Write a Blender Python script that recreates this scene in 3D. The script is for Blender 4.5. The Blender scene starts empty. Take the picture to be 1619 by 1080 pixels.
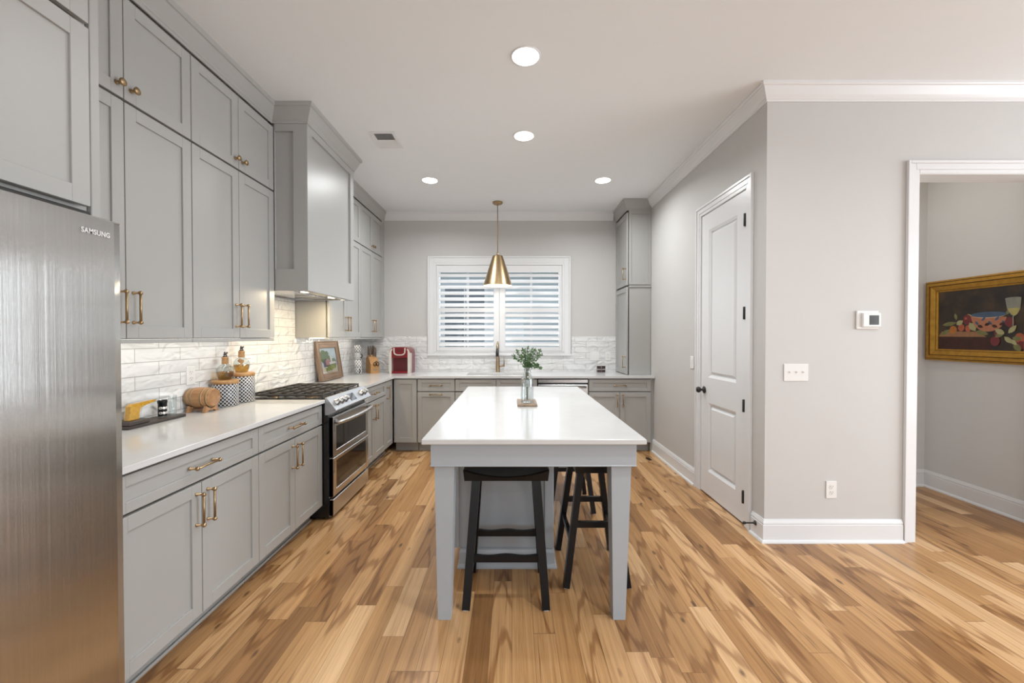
import bpy, bmesh, math, random
from mathutils import Vector, Matrix
random.seed(7)
PI = math.pi
SC = bpy.context.scene
COL = SC.collection

# ------------------------------------------------------------------ camera
FPX = 650.0                                   # focal length in pixels of a 1619 wide frame
EYE = 1.385
cam = bpy.data.cameras.new('camera'); camo = bpy.data.objects.new('camera', cam); COL.objects.link(camo)
cam.sensor_width = 36.0; cam.lens = FPX / 1619.0 * 36.0
cam.clip_start = 0.05
camo.location = (0, 0, EYE)
camo.rotation_euler = (PI/2 - math.atan(8.0/FPX), 0, 0)
SC.camera = camo

# ------------------------------------------------------------------ world, exposure
SC.view_settings.view_transform = 'Standard'
SC.view_settings.look = 'None'
SC.view_settings.exposure = -0.66
SC.view_settings.gamma = 1.0
SC.view_settings.use_curve_mapping = False
W = bpy.data.worlds.new('sky'); SC.world = W; W.use_nodes = True
bg = W.node_tree.nodes['Background']
bg.inputs[0].default_value = (0.80, 0.90, 1.0, 1); bg.inputs[1].default_value = 1.9

def area(name, loc, rot, sx, sy, power, color=(1, 1, 1), parent=None, spread=None, shape='RECTANGLE'):
    l = bpy.data.lights.new(name, 'AREA'); l.shape = shape; l.size = sx
    if shape == 'RECTANGLE': l.size_y = sy
    l.energy = power; l.color = color
    if spread: l.spread = spread
    o = bpy.data.objects.new(name, l); COL.objects.link(o)
    o.location = loc; o.rotation_euler = rot
    if parent:
        o.parent = parent; o.location = Vector(loc) - parent.location
    return o
# daylight entering through the living-room windows behind and to the right of the camera
area('daylight_rear', (-0.6, -4.55, 1.45), (PI/2, 0, 0), 2.2, 2.3, 60, (0.87, 0.94, 1.01))
area('daylight_rear', (3.2, -4.55, 1.45), (PI/2, 0, 0), 2.2, 2.3, 60, (0.87, 0.94, 1.01))
area('daylight_side', (6.85, .1, 1.45), (PI/2, 0, PI/2), 4.2, 2.3, 430, (0.87, 0.94, 1.01))
# daylight at the kitchen window
area('daylight_kitchen', (-0.17, 5.95, 1.9), (PI/2, 0, PI), 1.7, 1.15, 25, (0.86, 0.93, 1.0))

# ------------------------------------------------------------------ node helpers / materials
def newmat(name):
    m = bpy.data.materials.new(name); m.use_nodes = True
    nt = m.node_tree
    return m, nt, nt.nodes['Principled BSDF']
def N(nt, typ, **kw):
    n = nt.nodes.new(typ)
    for k, v in kw.items(): setattr(n, k, v)
    return n
def L(nt, a, b): nt.links.new(a, b)
def mth(nt, op, a, b=None, c=None):
    n = N(nt, 'ShaderNodeMath', operation=op)
    for i, v in enumerate((a, b, c)):
        if v is None: continue
        if isinstance(v, (int, float)): n.inputs[i].default_value = v
        else: L(nt, v, n.inputs[i])
    return n.outputs[0]
def mixc(nt, fac, a, b, blend='MIX'):
    n = N(nt, 'ShaderNodeMix', data_type='RGBA', blend_type=blend)
    for idx, v in ((0, fac), (6, a), (7, b)):
        if isinstance(v, (int, float)): n.inputs[idx].default_value = v
        elif isinstance(v, tuple): n.inputs[idx].default_value = (v[0], v[1], v[2], 1)
        else: L(nt, v, n.inputs[idx])
    return n.outputs[2]
def objco(nt):
    return N(nt, 'ShaderNodeTexCoord').outputs['Object']
def noise(nt, scale, detail=2, rough=.5, vec=None, dist=0):
    n = N(nt, 'ShaderNodeTexNoise')
    n.inputs['Scale'].default_value = scale; n.inputs['Detail'].default_value = detail
    n.inputs['Roughness'].default_value = rough; n.inputs['Distortion'].default_value = dist
    if vec is not None: L(nt, vec, n.inputs['Vector'])
    return n.outputs['Fac']
def mapping(nt, vec, scale=(1, 1, 1), loc=(0, 0, 0), rot=(0, 0, 0)):
    n = N(nt, 'ShaderNodeMapping')
    n.inputs['Scale'].default_value = scale; n.inputs['Location'].default_value = loc; n.inputs['Rotation'].default_value = rot
    L(nt, vec, n.inputs['Vector']); return n.outputs[0]
def bump(nt, p, h, strength=.2, dist=.01):
    b = N(nt, 'ShaderNodeBump'); b.inputs['Strength'].default_value = strength; b.inputs['Distance'].default_value = dist
    L(nt, h, b.inputs['Height']); L(nt, b.outputs[0], p.inputs['Normal']); return b
def ramp(nt, fac, stops):
    r = N(nt, 'ShaderNodeValToRGB'); L(nt, fac, r.inputs[0])
    e = r.color_ramp.elements
    while len(e) < len(stops): e.new(.5)
    for k, (p, c) in enumerate(stops):
        e[k].position = p; e[k].color = (c[0], c[1], c[2], 1)
    return r.outputs[0]
def plain(name, c, rough=.5, metal=0, var=.04, vscale=6, bmp=0, bscale=200, spec=None, aniso=0, coat=0):
    m, nt, p = newmat(name)
    co = objco(nt); f = noise(nt, vscale, 3, .5, co)
    a = tuple(max(0, x*(1-var)) for x in c); b = tuple(min(1, x*(1+var)) for x in c)
    L(nt, mixc(nt, f, a, b), p.inputs['Base Color'])
    p.inputs['Roughness'].default_value = rough; p.inputs['Metallic'].default_value = metal
    if spec is not None: p.inputs['Specular IOR Level'].default_value = spec
    if coat: p.inputs['Coat Weight'].default_value = coat
    if bmp: bump(nt, p, noise(nt, bscale, 2, .5, co), bmp, .002)
    return m
M = {}
M['wall'] = plain('wall_paint', (.575, .56, .543), .6, var=.015, bmp=.05, bscale=300)
M['hallwall'] = plain('hall_wall_paint', (.66, .655, .645), .6, var=.015, bmp=.05, bscale=300)
M['ceil'] = plain('ceiling_paint', (.84, .86, .88), .8, var=.01)
M['trim'] = plain('white_trim_paint', (.76, .76, .765), .3, var=.01)
M['cab'] = plain('grey_cabinet_paint', (.40, .395, .38), .38, var=.03, vscale=2, bmp=.03, bscale=120)
M['island'] = plain('island_paint', (.405, .435, .465), .38, var=.02, vscale=2)
M['gap'] = plain('dark_gap', (.03, .03, .03), .7)
M['black'] = plain('black_lacquer', (.005, .0055, .007), .3, var=.3, vscale=20, spec=.3)
M['blackmetal'] = plain('black_metal', (.02, .018, .017), .4, var=.1)
M['blackenamel'] = plain('black_enamel', (.012, .012, .012), .18)
M['iron'] = plain('cast_iron', (.035, .032, .03), .45, var=.2, vscale=60, bmp=.1)
M['brass'] = plain('aged_brass', (.40, .285, .16), .34, 1, var=.12, vscale=40)
M['champ'] = plain('champagne_bronze', (.36, .27, .18), .3, 1, var=.08, vscale=30)
M['chrome'] = plain('chrome', (.72, .72, .72), .15, 1)
M['plate'] = plain('white_plastic', (.80, .79, .77), .35, var=.01)
M['slot'] = plain('dark_slot', (.08, .08, .08), .6)
M['wood_lid'] = None
M['knobsteel'] = plain('knob_stainless', (.42, .41, .40), .32, 1)
M['panelsteel'] = plain('soft_stainless', (.50, .51, .53), .42, 1, var=.05)
M['darksteel'] = plain('dark_stainless', (.22, .21, .20), .22, 1)
M['glassblack'] = plain('oven_glass', (.012, .010, .009), .05)
M['red'] = plain('red_gloss_plastic', (.19, .005, .012), .2, var=.08)
M['darkred'] = plain('dark_red_plastic', (.11, .004, .008), .25, var=.1)
M['silver'] = plain('silver_plastic', (.72, .69, .65), .3, .6)
M['darkwood'] = plain('dark_stained_wood', (.055, .042, .035), .45, var=.3, vscale=30)
M['knifehandle'] = plain('worn_knife_handle', (.17, .13, .10), .4, var=.4, vscale=60)
M['screen'] = plain('lcd_screen', (.06, .06, .055), .15, var=.3, vscale=40)
M['leaf'] = plain('leaf_green', (.10, .19, .07), .5, var=.5, vscale=40)
M['stem'] = plain('stem_green', (.10, .13, .05), .6)

def wood(name, dark, light, rough=.4, axis=1, scale=1.0, streak=18):
    m, nt, p = newmat(name)
    co = objco(nt)
    s = [streak*scale]*3; s[axis] = 1.6*scale
    f = noise(nt, 1.0, 5, .6, mapping(nt, co, tuple(s)), .6)
    f2 = noise(nt, 2.5*scale, 2, .5, co)
    f = mth(nt, 'ADD', mth(nt, 'MULTIPLY', f, .75), mth(nt, 'MULTIPLY', f2, .25))
    L(nt, ramp(nt, f, [(.32, dark), (.68, light)]), p.inputs['Base Color'])
    p.inputs['Roughness'].default_value = rough
    bump(nt, p, f, .08, .002)
    return m
M['bamboo'] = wood('bamboo_lid', (.36, .19, .07), (.58, .34, .15), .4, 0, 2)
M['barrel'] = wood('barrel_oak', (.30, .14, .055), (.50, .27, .12), .3, 0, 2.5)
M['block'] = wood('knife_block_wood', (.36, .17, .05), (.55, .30, .11), .4, 2, 2)
M['rustic'] = wood('rustic_frame_wood', (.14, .085, .055), (.36, .25, .17), .6, 2, 2, 30)
M['rustic_h'] = wood('rustic_frame_wood_across', (.14, .085, .055), (.36, .25, .17), .6, 1, 2, 30)
M['tray'] = wood('wood_coaster', (.20, .13, .08), (.42, .30, .20), .5, 1, 3)
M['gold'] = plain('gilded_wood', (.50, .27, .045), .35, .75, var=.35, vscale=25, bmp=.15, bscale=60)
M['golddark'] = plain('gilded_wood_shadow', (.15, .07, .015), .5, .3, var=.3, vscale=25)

def quartz():
    m, nt, p = newmat('white_quartz')
    co = objco(nt)
    f = noise(nt, 3, 4, .6, co)
    L(nt, ramp(nt, f, [(.3, (.62, .62, .615)), (.7, (.67, .67, .665))]), p.inputs['Base Color'])
    p.inputs['Roughness'].default_value = .14
    return m
M['quartz'] = quartz()

def steel(name, c, rough, aniso, tangent, rot=0.0, streak=True):
    m, nt, p = newmat(name)
    co = objco(nt)
    p.inputs['Metallic'].default_value = 1
    s = (400, 400, 4) if tangent[2] else (4, 4, 400)
    f = noise(nt, 1, 2, .5, mapping(nt, co, s))
    L(nt, mixc(nt, f, tuple(x*.93 for x in c), tuple(min(1, x*1.05) for x in c)), p.inputs['Base Color'])
    p.inputs['Roughness'].default_value = rough
    p.inputs['Anisotropic'].default_value = aniso
    p.inputs['Anisotropic Rotation'].default_value = rot
    cx = N(nt, 'ShaderNodeCombineXYZ')
    for i in range(3): cx.inputs[i].default_value = tangent[i]
    L(nt, cx.outputs[0], p.inputs['Tangent'])
    return m
def brushed():
    m, nt, p = newmat('brushed_stainless_fridge')
    co = objco(nt); sp_ = N(nt, 'ShaderNodeSeparateXYZ'); L(nt, co, sp_.inputs[0])
    p.inputs['Metallic'].default_value = 1; p.inputs['Roughness'].default_value = .11
    f = noise(nt, 1, 2, .5, mapping(nt, co, (4, 260, 2)))
    L(nt, mixc(nt, f, (.52, .51, .495), (.60, .59, .575)), p.inputs['Base Color'])
    g = []
    for k, sc in enumerate((97211.0, 61733.0)):
        w = N(nt, 'ShaderNodeTexWhiteNoise', noise_dimensions='1D'); L(nt, mth(nt, 'FLOOR', mth(nt, 'MULTIPLY', sp_.outputs[1], sc)), w.inputs['W']); g.append(w.outputs['Value'])
    sct = mth(nt, 'MULTIPLY', mth(nt, 'SUBTRACT', mth(nt, 'ADD', g[0], g[1]), 1.0), .42)
    cx = N(nt, 'ShaderNodeCombineXYZ'); L(nt, sct, cx.inputs[1])
    ge = N(nt, 'ShaderNodeNewGeometry')
    ad = N(nt, 'ShaderNodeVectorMath', operation='ADD'); L(nt, ge.outputs['Normal'], ad.inputs[0]); L(nt, cx.outputs[0], ad.inputs[1])
    nm = N(nt, 'ShaderNodeVectorMath', operation='NORMALIZE'); L(nt, ad.outputs[0], nm.inputs[0]); L(nt, nm.outputs[0], p.inputs['Normal'])
    return m
M['fridge'] = brushed()
M['steel'] = steel('brushed_stainless', (.62, .61, .60), .28, .6, (0, 1, 0))
M['steelp'] = plain('satin_stainless', (.60, .60, .60), .25, 1, var=.05)

def glassmat(name, tint=(1, 1, 1), refl=.06):
    m = bpy.data.materials.new(name); m.use_nodes = True; nt = m.node_tree
    nt.nodes.remove(nt.nodes['Principled BSDF'])
    out = nt.nodes['Material Output']
    t = N(nt, 'ShaderNodeBsdfTransparent'); t.inputs[0].default_value = (*tint, 1)
    g = N(nt, 'ShaderNodeBsdfGlossy'); g.inputs['Roughness'].default_value = .02
    fr = N(nt, 'ShaderNodeLayerWeight'); fr.inputs[0].default_value = .5
    f = mth(nt, 'ADD', mth(nt, 'MULTIPLY', mth(nt, 'POWER', fr.outputs['Facing'], 4.0), .6), .02+refl*.2)
    mx = N(nt, 'ShaderNodeMixShader'); L(nt, f, mx.inputs[0]); L(nt, t.outputs[0], mx.inputs[1]); L(nt, g.outputs[0], mx.inputs[2])
    L(nt, mx.outputs[0], out.inputs[0])
    return m
M['pane'] = glassmat('window_glass')
M['glass'] = glassmat('clear_glass', (.93, .95, .95), .1)
M['vase'] = glassmat('vase_glass', (.92, .94, .94), .5)
M['amber'] = glassmat('amber_whiskey', (.85, .60, .26), .1)
M['gunamber'] = plain('golden_whiskey', (.72, .36, .035), .05, var=.45, vscale=90)
M['lightamber'] = glassmat('pale_whiskey', (.90, .72, .45), .1)

def emis(name, c, s):
    m = bpy.data.materials.new(name); m.use_nodes = True; nt = m.node_tree
    p = nt.nodes['Principled BSDF']
    p.inputs['Base Color'].default_value = (.8, .8, .8, 1)
    p.inputs['Emission Color'].default_value = (*c, 1); p.inputs['Emission Strength'].default_value = s
    return m
M['lamp'] = emis('lamp_lens', (1, .97, .93), 10)
M['led'] = emis('led_strip', (1, .93, .82), 7)
M['hoodlamp'] = emis('hood_lamp', (1, .86, .6), 7)

def floor_mat():
    m, nt, p = newmat('oak_planks')
    co = objco(nt)
    sx = N(nt, 'ShaderNodeSeparateXYZ'); L(nt, co, sx.inputs[0])
    X, Y = sx.outputs[0], sx.outputs[1]
    PW = .1
    xi = mth(nt, 'DIVIDE', X, PW)
    i = mth(nt, 'FLOOR', xi)
    fx = mth(nt, 'FRACT', xi)
    wn = N(nt, 'ShaderNodeTexWhiteNoise', noise_dimensions='1D'); L(nt, i, wn.inputs['W'])
    r1 = wn.outputs['Value']
    wn2 = N(nt, 'ShaderNodeTexWhiteNoise', noise_dimensions='1D'); L(nt, mth(nt, 'ADD', i, 57.3), wn2.inputs['W'])
    Lr = mth(nt, 'ADD', mth(nt, 'MULTIPLY', wn2.outputs['Value'], .7), .75)
    yj = mth(nt, 'DIVIDE', mth(nt, 'ADD', Y, mth(nt, 'MULTIPLY', r1, 9.0)), Lr)
    # irregular lengths: warp the run of each board
    yj = mth(nt, 'ADD', yj, mth(nt, 'MULTIPLY', mth(nt, 'SINE', mth(nt, 'MULTIPLY', yj, 2.1)), .28))
    j = mth(nt, 'FLOOR', yj)
    fy = mth(nt, 'FRACT', yj)
    cv = N(nt, 'ShaderNodeCombineXYZ'); L(nt, i, cv.inputs[0]); L(nt, j, cv.inputs[1])
    w3 = N(nt, 'ShaderNodeTexWhiteNoise', noise_dimensions='2D'); L(nt, cv.outputs[0], w3.inputs['Vector'])
    rp = w3.outputs['Value']; rc = w3.outputs['Color']
    base = ramp(nt, rp, [(0, (.27, .135, .052)), (.18, (.39, .205, .080)), (.42, (.49, .275, .115)), (.64, (.56, .325, .145)), (.84, (.63, .385, .19)), (1, (.70, .46, .25))])
    # per-board offset for grain
    off = N(nt, 'ShaderNodeVectorMath', operation='MULTIPLY_ADD')
    L(nt, rc, off.inputs[0]); off.inputs[1].default_value = (37, 53, 11); L(nt, co, off.inputs[2])
    ov = off.outputs[0]
    g1 = noise(nt, 1, 7, .68, mapping(nt, ov, (48, 1.3, 1)), .5)       # long figure
    g2 = noise(nt, 1, 3, .6, mapping(nt, ov, (140, 3.0, 1)))           # pores
    wv = N(nt, 'ShaderNodeTexWave', wave_type='RINGS', rings_direction='X'); wv.inputs['Scale'].default_value = 1.0
    wv.inputs['Distortion'].default_value = 9; wv.inputs['Detail'].default_value = 2; wv.inputs['Detail Scale'].default_value = .9
    L(nt, mapping(nt, ov, (13, .8, 1)), wv.inputs['Vector'])
    f1 = ramp(nt, g1, [(.30, (.50, .40, .31)), (.44, (.88, .84, .79)), (.56, (1.02, 1.01, 1.0)), (.75, (1.12, 1.11, 1.09))])
    c = mixc(nt, .85, base, f1, 'MULTIPLY')
    f2 = ramp(nt, g2, [(.36, (.72, .66, .60)), (.55, (1, 1, 1))])
    c = mixc(nt, .45, c, f2, 'MULTIPLY')
    f3 = ramp(nt, wv.outputs['Fac'], [(.02, (.50, .40, .31)), (.22, (.95, .94, .92)), (.5, (1, 1, 1))])
    c = mixc(nt, mth(nt, 'MULTIPLY', mth(nt, 'GREATER_THAN', mth(nt, 'FRACT', mth(nt, 'MULTIPLY', rp, 5.3)), .4), .75), c, f3, 'MULTIPLY')
    # dark mineral streaks on some boards
    st = noise(nt, 1, 4, .6, mapping(nt, ov, (34, .9, 1), (3, 7, 0)), .8)
    stm = ramp(nt, st, [(.585, (0, 0, 0)), (.66, (1, 1, 1))])
    pick = mth(nt, 'GREATER_THAN', mth(nt, 'FRACT', mth(nt, 'MULTIPLY', rp, 13.7)), .45)
    c = mixc(nt, mth(nt, 'MULTIPLY', mth(nt, 'MULTIPLY', stm, pick), .6), c, (.13, .065, .03))
    # knots
    vo = N(nt, 'ShaderNodeTexVoronoi'); vo.inputs['Scale'].default_value = 1; vo.inputs['Randomness'].default_value = 1
    L(nt, mapping(nt, ov, (9.0, 3.2, 1)), vo.inputs['Vector'])
    kd = mth(nt, 'ADD', vo.outputs['Distance'], mth(nt, 'MULTIPLY', mth(nt, 'SUBTRACT', noise(nt, 25, 2, .5, ov), .5), .10))
    km = ramp(nt, kd, [(.05, (1, 1, 1)), (.12, (0, 0, 0))])
    c = mixc(nt, mth(nt, 'MULTIPLY', km, .75), c, (.055, .026, .012))
    # the one large open knot near the right-hand cabinet
    dx = mth(nt, 'DIVIDE', mth(nt, 'SUBTRACT', X, 1.545), .035); dy = mth(nt, 'DIVIDE', mth(nt, 'SUBTRACT', Y, 4.63), .075)
    dd = mth(nt, 'ADD', mth(nt, 'SQRT', mth(nt, 'ADD', mth(nt, 'MULTIPLY', dx, dx), mth(nt, 'MULTIPLY', dy, dy))), mth(nt, 'MULTIPLY', mth(nt, 'SUBTRACT', noise(nt, 40, 2, .5, co), .5), 1.2))
    c = mixc(nt, mth(nt, 'LESS_THAN', dd, .8), c, (.02, .012, .008))
    # seams
    ex = mth(nt, 'MINIMUM', fx, mth(nt, 'SUBTRACT', 1, fx))
    ey = mth(nt, 'MULTIPLY', mth(nt, 'MINIMUM', fy, mth(nt, 'SUBTRACT', 1, fy)), 8)
    e = mth(nt, 'MINIMUM', ex, ey)
    sm = mth(nt, 'LESS_THAN', e, .012)
    c = mixc(nt, mth(nt, 'MULTIPLY', sm, .55), c, (.10, .05, .022))
    L(nt, c, p.inputs['Base Color'])
    L(nt, mth(nt, 'ADD', .24, mth(nt, 'MULTIPLY', g2, .16)), p.inputs['Roughness'])
    p.inputs['Specular IOR Level'].default_value = .4
    h = mth(nt, 'SUBTRACT', mth(nt, 'MULTIPLY', g1, .4), sm)
    bump(nt, p, h, .06, .003)
    return m
M['floor'] = floor_mat()

def tile_mat(name, au, scale=1.0):
    m, nt, p = newmat(name)
    co = objco(nt)
    s = N(nt, 'ShaderNodeSeparateXYZ'); L(nt, co, s.inputs[0])
    c = N(nt, 'ShaderNodeCombineXYZ'); L(nt, s.outputs[au], c.inputs[0]); L(nt, s.outputs[2], c.inputs[1])
    uv = mapping(nt, c.outputs[0], (1, 1, 1), (.07, -.913+.075*20, 0))
    b = N(nt, 'ShaderNodeTexBrick'); b.offset = .5
    b.inputs['Scale'].default_value = 1; b.inputs['Brick Width'].default_value = .305; b.inputs['Row Height'].default_value = .0762
    b.inputs['Mortar Size'].default_value = .0022; b.inputs['Mortar Smooth'].default_value = .3
    b.inputs['Color1'].default_value = (.73, .73, .725, 1); b.inputs['Color2'].default_value = (.77, .77, .765, 1)
    b.inputs['Mortar'].default_value = (.46, .455, .45, 1)
    L(nt, uv, b.inputs['Vector']); L(nt, b.outputs['Color'], p.inputs['Base Color'])
    p.inputs['Roughness'].default_value = .10
    # hand-made wave on every tile
    ro = mth(nt, 'FLOOR', mth(nt, 'DIVIDE', mth(nt, 'ADD', s.outputs[2], -.913+1.524), .0762))
    cv = N(nt, 'ShaderNodeCombineXYZ'); L(nt, mth(nt, 'MULTIPLY', s.outputs[au], 6.0), cv.inputs[0])
    L(nt, mth(nt, 'MULTIPLY', s.outputs[2], 9.0), cv.inputs[1]); L(nt, mth(nt, 'MULTIPLY', ro, 3.7), cv.inputs[2])
    w = noise(nt, 1.0, 1, .4, cv.outputs[0], 1.6)
    h = mth(nt, 'ADD', mth(nt, 'MULTIPLY', w, 1.0), mth(nt, 'MULTIPLY', b.outputs['Fac'], -.10))
    bump(nt, p, h, .8, .026)
    return m
M['tile_l'] = tile_mat('wavy_white_tile_left', 1)
M['tile_b'] = tile_mat('wavy_white_tile_back', 0)

def pattern_mat(name, kind, sc):
    m, nt, p = newmat(name)
    co = objco(nt)
    s = N(nt, 'ShaderNodeSeparateXYZ'); L(nt, co, s.inputs[0])
    ang = mth(nt, 'ARCTAN2', s.outputs[1], s.outputs[0])
    u = mth(nt, 'MULTIPLY', ang, sc[0]); v = mth(nt, 'MULTIPLY', s.outputs[2], sc[1])
    a = mth(nt, 'FRACT', mth(nt, 'ADD', u, v)); b = mth(nt, 'FRACT', mth(nt, 'SUBTRACT', u, v))
    a = mth(nt, 'ABSOLUTE', mth(nt, 'SUBTRACT', a, .5)); b = mth(nt, 'ABSOLUTE', mth(nt, 'SUBTRACT', b, .5))
    d = mth(nt, 'MAXIMUM', a, b)
    if kind == 'weave': f = mth(nt, 'GREATER_THAN', d, .405)
    elif kind == 'ring': f = mth(nt, 'SUBTRACT', 1, mth(nt, 'MULTIPLY', mth(nt, 'GREATER_THAN', d, .14), mth(nt, 'LESS_THAN', d, .36)))
    elif kind == 'dot': f = mth(nt, 'GREATER_THAN', d, .22)
    else: f = mth(nt, 'GREATER_THAN', mth(nt, 'ABSOLUTE', mth(nt, 'SUBTRACT', d, .33)), .07)
    L(nt, mixc(nt, f, (.025, .03, .055), (.78, .77, .74)), p.inputs['Base Color'])
    p.inputs['Roughness'].default_value = .25
    return m
M['canister'] = pattern_mat('navy_and_white_lattice', 'weave', (22/(2*PI), 41))
M['mug_a'] = pattern_mat('diamond_ring_glaze', 'ring', (8/(2*PI), 24))
M['mug_b'] = pattern_mat('fine_grey_glaze', 'fine', (16/(2*PI), 48))
M['mug_c'] = pattern_mat('dotted_glaze', 'dot', (8/(2*PI), 24))
def col(name, c, r=.55): 
    if name not in M: M[name] = plain(name, c, r, var=.3, vscale=30)
    return M[name]

# ------------------------------------------------------------------ mesh builder
class MB:
    def __init__(s, F=None):
        s.v = []; s.f = []; s.F = F or Matrix.Identity(4)
    def add(s, vs, fs, mi=0, sm=False):
        o = len(s.v)
        s.v += [s.F @ Vector(p) for p in vs]
        s.f += [(tuple(i+o for i in f), mi, sm) for f in fs]
    def box(s, x0, x1, y0, y1, z0, z1, b=0, mi=0):
        if x1 < x0: x0, x1 = x1, x0
        if y1 < y0: y0, y1 = y1, y0
        if z1 < z0: z0, z1 = z1, z0
        if b <= 0:
            vs = [(x, y, z) for x in (x0, x1) for y in (y0, y1) for z in (z0, z1)]
            s.add(vs, [(0, 1, 3, 2), (4, 6, 7, 5), (0, 4, 5, 1), (2, 3, 7, 6), (0, 2, 6, 4), (1, 5, 7, 3)], mi); return
        b = min(b, (x1-x0)*.45, (y1-y0)*.45, (z1-z0)*.45)
        c = ((x0, x1), (y0, y1), (z0, z1)); vs = []; idx = {}
        for ix in (0, 1):
            for iy in (0, 1):
                for iz in (0, 1):
                    I = (ix, iy, iz)
                    for ax in range(3):
                        p = []
                        for k in range(3):
                            q = c[k][I[k]]
                            if k != ax: q += b if I[k] == 0 else -b
                            p.append(q)
                        idx[(I, ax)] = len(vs); vs.append(tuple(p))
        fs = []
        for ax in range(3):
            o1, o2 = [k for k in range(3) if k != ax]
            for sd in (0, 1):
                q = []
                for (a, d) in ((0, 0), (1, 0), (1, 1), (0, 1)):
                    I = [0, 0, 0]; I[ax] = sd; I[o1] = a; I[o2] = d; q.append(idx[(tuple(I), ax)])
                fs.append(tuple(q))
            for a in (0, 1):
                for d in (0, 1):
                    q = []
                    for e, A in ((0, o1), (0, o2), (1, o2), (1, o1)):
                        I = [0, 0, 0]; I[ax] = e; I[o1] = a; I[o2] = d; q.append(idx[(tuple(I), A)])
                    fs.append(tuple(q))
        for ix in (0, 1):
            for iy in (0, 1):
                for iz in (0, 1):
                    fs.append(tuple(idx[((ix, iy, iz), k)] for k in range(3)))
        s.add(vs, fs, mi)
    def prism(s, poly, d0, d1, axis='y', mi=0, sm=False):
        # poly in the two remaining axes (x,z for y; y,z for x; x,y for z)
        n = len(poly)
        def P(a, b, d): return {'y': (a, d, b), 'x': (d, a, b), 'z': (a, b, d)}[axis]
        vs = [P(a, b, d0) for a, b in poly] + [P(a, b, d1) for a, b in poly]
        s.add(vs, [tuple(range(n)), tuple(range(2*n-1, n-1, -1))], mi, False)
        s.add(vs, [(k, (k+1) % n, n+(k+1) % n, n+k) for k in range(n)], mi, sm)
    def lathe(s, prof, c=(0, 0, 0), axis='z', seg=24, mi=0, sm=True, capped=True):
        vs = []; fs = []; m = len(prof)
        for r, h in prof:
            for k in range(seg):
                a = 2*PI*k/seg; x, y = r*math.cos(a), r*math.sin(a)
                q = {'z': (x, y, h), 'y': (x, h, y), 'x': (h, x, y)}[axis]
                vs.append((q[0]+c[0], q[1]+c[1], q[2]+c[2]))
        for i in range(m-1):
            for k in range(seg):
                k2 = (k+1) % seg
                fs.append((i*seg+k, i*seg+k2, (i+1)*seg+k2, (i+1)*seg+k))
        s.add(vs, fs, mi, sm)
        if capped:
            if prof[0][0] > 1e-6: s.add(vs[:seg], [tuple(range(seg))], mi)
            if prof[-1][0] > 1e-6: s.add(vs[-seg:], [tuple(range(seg))], mi)
    def ball(s, c, r, seg=12, mi=0, sq=(1, 1, 1)):
        prof = [(max(1e-5, math.sin(PI*t/8)), -math.cos(PI*t/8)) for t in range(9)]
        vs = []; fs = []
        for rr, h in prof:
            for k in range(seg):
                a = 2*PI*k/seg
                vs.append((c[0]+r*sq[0]*rr*math.cos(a), c[1]+r*sq[1]*rr*math.sin(a), c[2]+r*sq[2]*h))
        for i in range(8):
            for k in range(seg):
                k2 = (k+1) % seg
                fs.append((i*seg+k, i*seg+k2, (i+1)*seg+k2, (i+1)*seg+k))
        s.add(vs, fs, mi, True)
    def tube(s, pts, r, seg=10, mi=0):
        pts = [Vector(p) for p in pts]; n = len(pts)
        rs = r if isinstance(r, (list, tuple)) else [r]*n
        vs = []; fs = []; up = None
        for i, p in enumerate(pts):
            t = (pts[min(i+1, n-1)] - pts[max(i-1, 0)]).normalized()
            if up is None:
                up = Vector((0, 0, 1)) if abs(t.z) < .9 else Vector((1, 0, 0))
            a = t.cross(up).normalized(); up2 = a.cross(t).normalized(); up = up2
            for k in range(seg):
                g = 2*PI*k/seg
                vs.append(tuple(p + (a*math.cos(g) + up2*math.sin(g))*rs[i]))
        for i in range(n-1):
            for k in range(seg):
                k2 = (k+1) % seg
                fs.append((i*seg+k, i*seg+k2, (i+1)*seg+k2, (i+1)*seg+k))
        s.add(vs, fs, mi, True)
        s.add(vs[:seg], [tuple(range(seg))], mi); s.add(vs[-seg:], [tuple(range(seg))], mi)
    def bar(s, p0, p1, w, d, w1=None, d1=None, mi=0, ref=(0, 1, 0)):
        # rectangular bar, w across ref x dir, d along ref
        p0 = Vector(p0); p1 = Vector(p1); t = (p1-p0).normalized(); ref = Vector(ref)
        a = t.cross(ref).normalized(); b = a.cross(t).normalized()
        w1 = w if w1 is None else w1; d1 = d if d1 is None else d1
        vs = []
        for p, ww, dd in ((p0, w, d), (p1, w1, d1)):
            for sa, sb in ((-1, -1), (1, -1), (1, 1), (-1, 1)):
                vs.append(tuple(p + a*sa*ww/2 + b*sb*dd/2))
        s.add(vs, [(0, 1, 2, 3), (4, 5, 6, 7), (0, 1, 5, 4), (1, 2, 6, 5), (2, 3, 7, 6), (3, 0, 4, 7)], mi)
    def sweep(s, path, prof, mi=0):
        # profile (out, z) pushed along a plan path; out is to the right of travel
        pts = [Vector(p) for p in path]; n = len(pts); m = len(prof); vs = []; fs = []
        nr = []
        for i in range(n-1):
            d = (pts[i+1]-pts[i]).normalized(); nr.append(Vector((d.y, -d.x)))
        for i, p in enumerate(pts):
            if i == 0: mt = nr[0]
            elif i == n-1: mt = nr[-1]
            else: mt = (nr[i-1]+nr[i])/(1+nr[i-1].dot(nr[i]))
            for o, z in prof:
                q = p + mt*o; vs.append((q.x, q.y, z))
        for i in range(n-1):
            for k in range(m):
                k2 = (k+1) % m
                fs.append((i*m+k, i*m+k2, (i+1)*m+k2, (i+1)*m+k))
        fs += [tuple(range(m)), tuple(range((n-1)*m, n*m))]
        s.add(vs, fs, mi)
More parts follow.
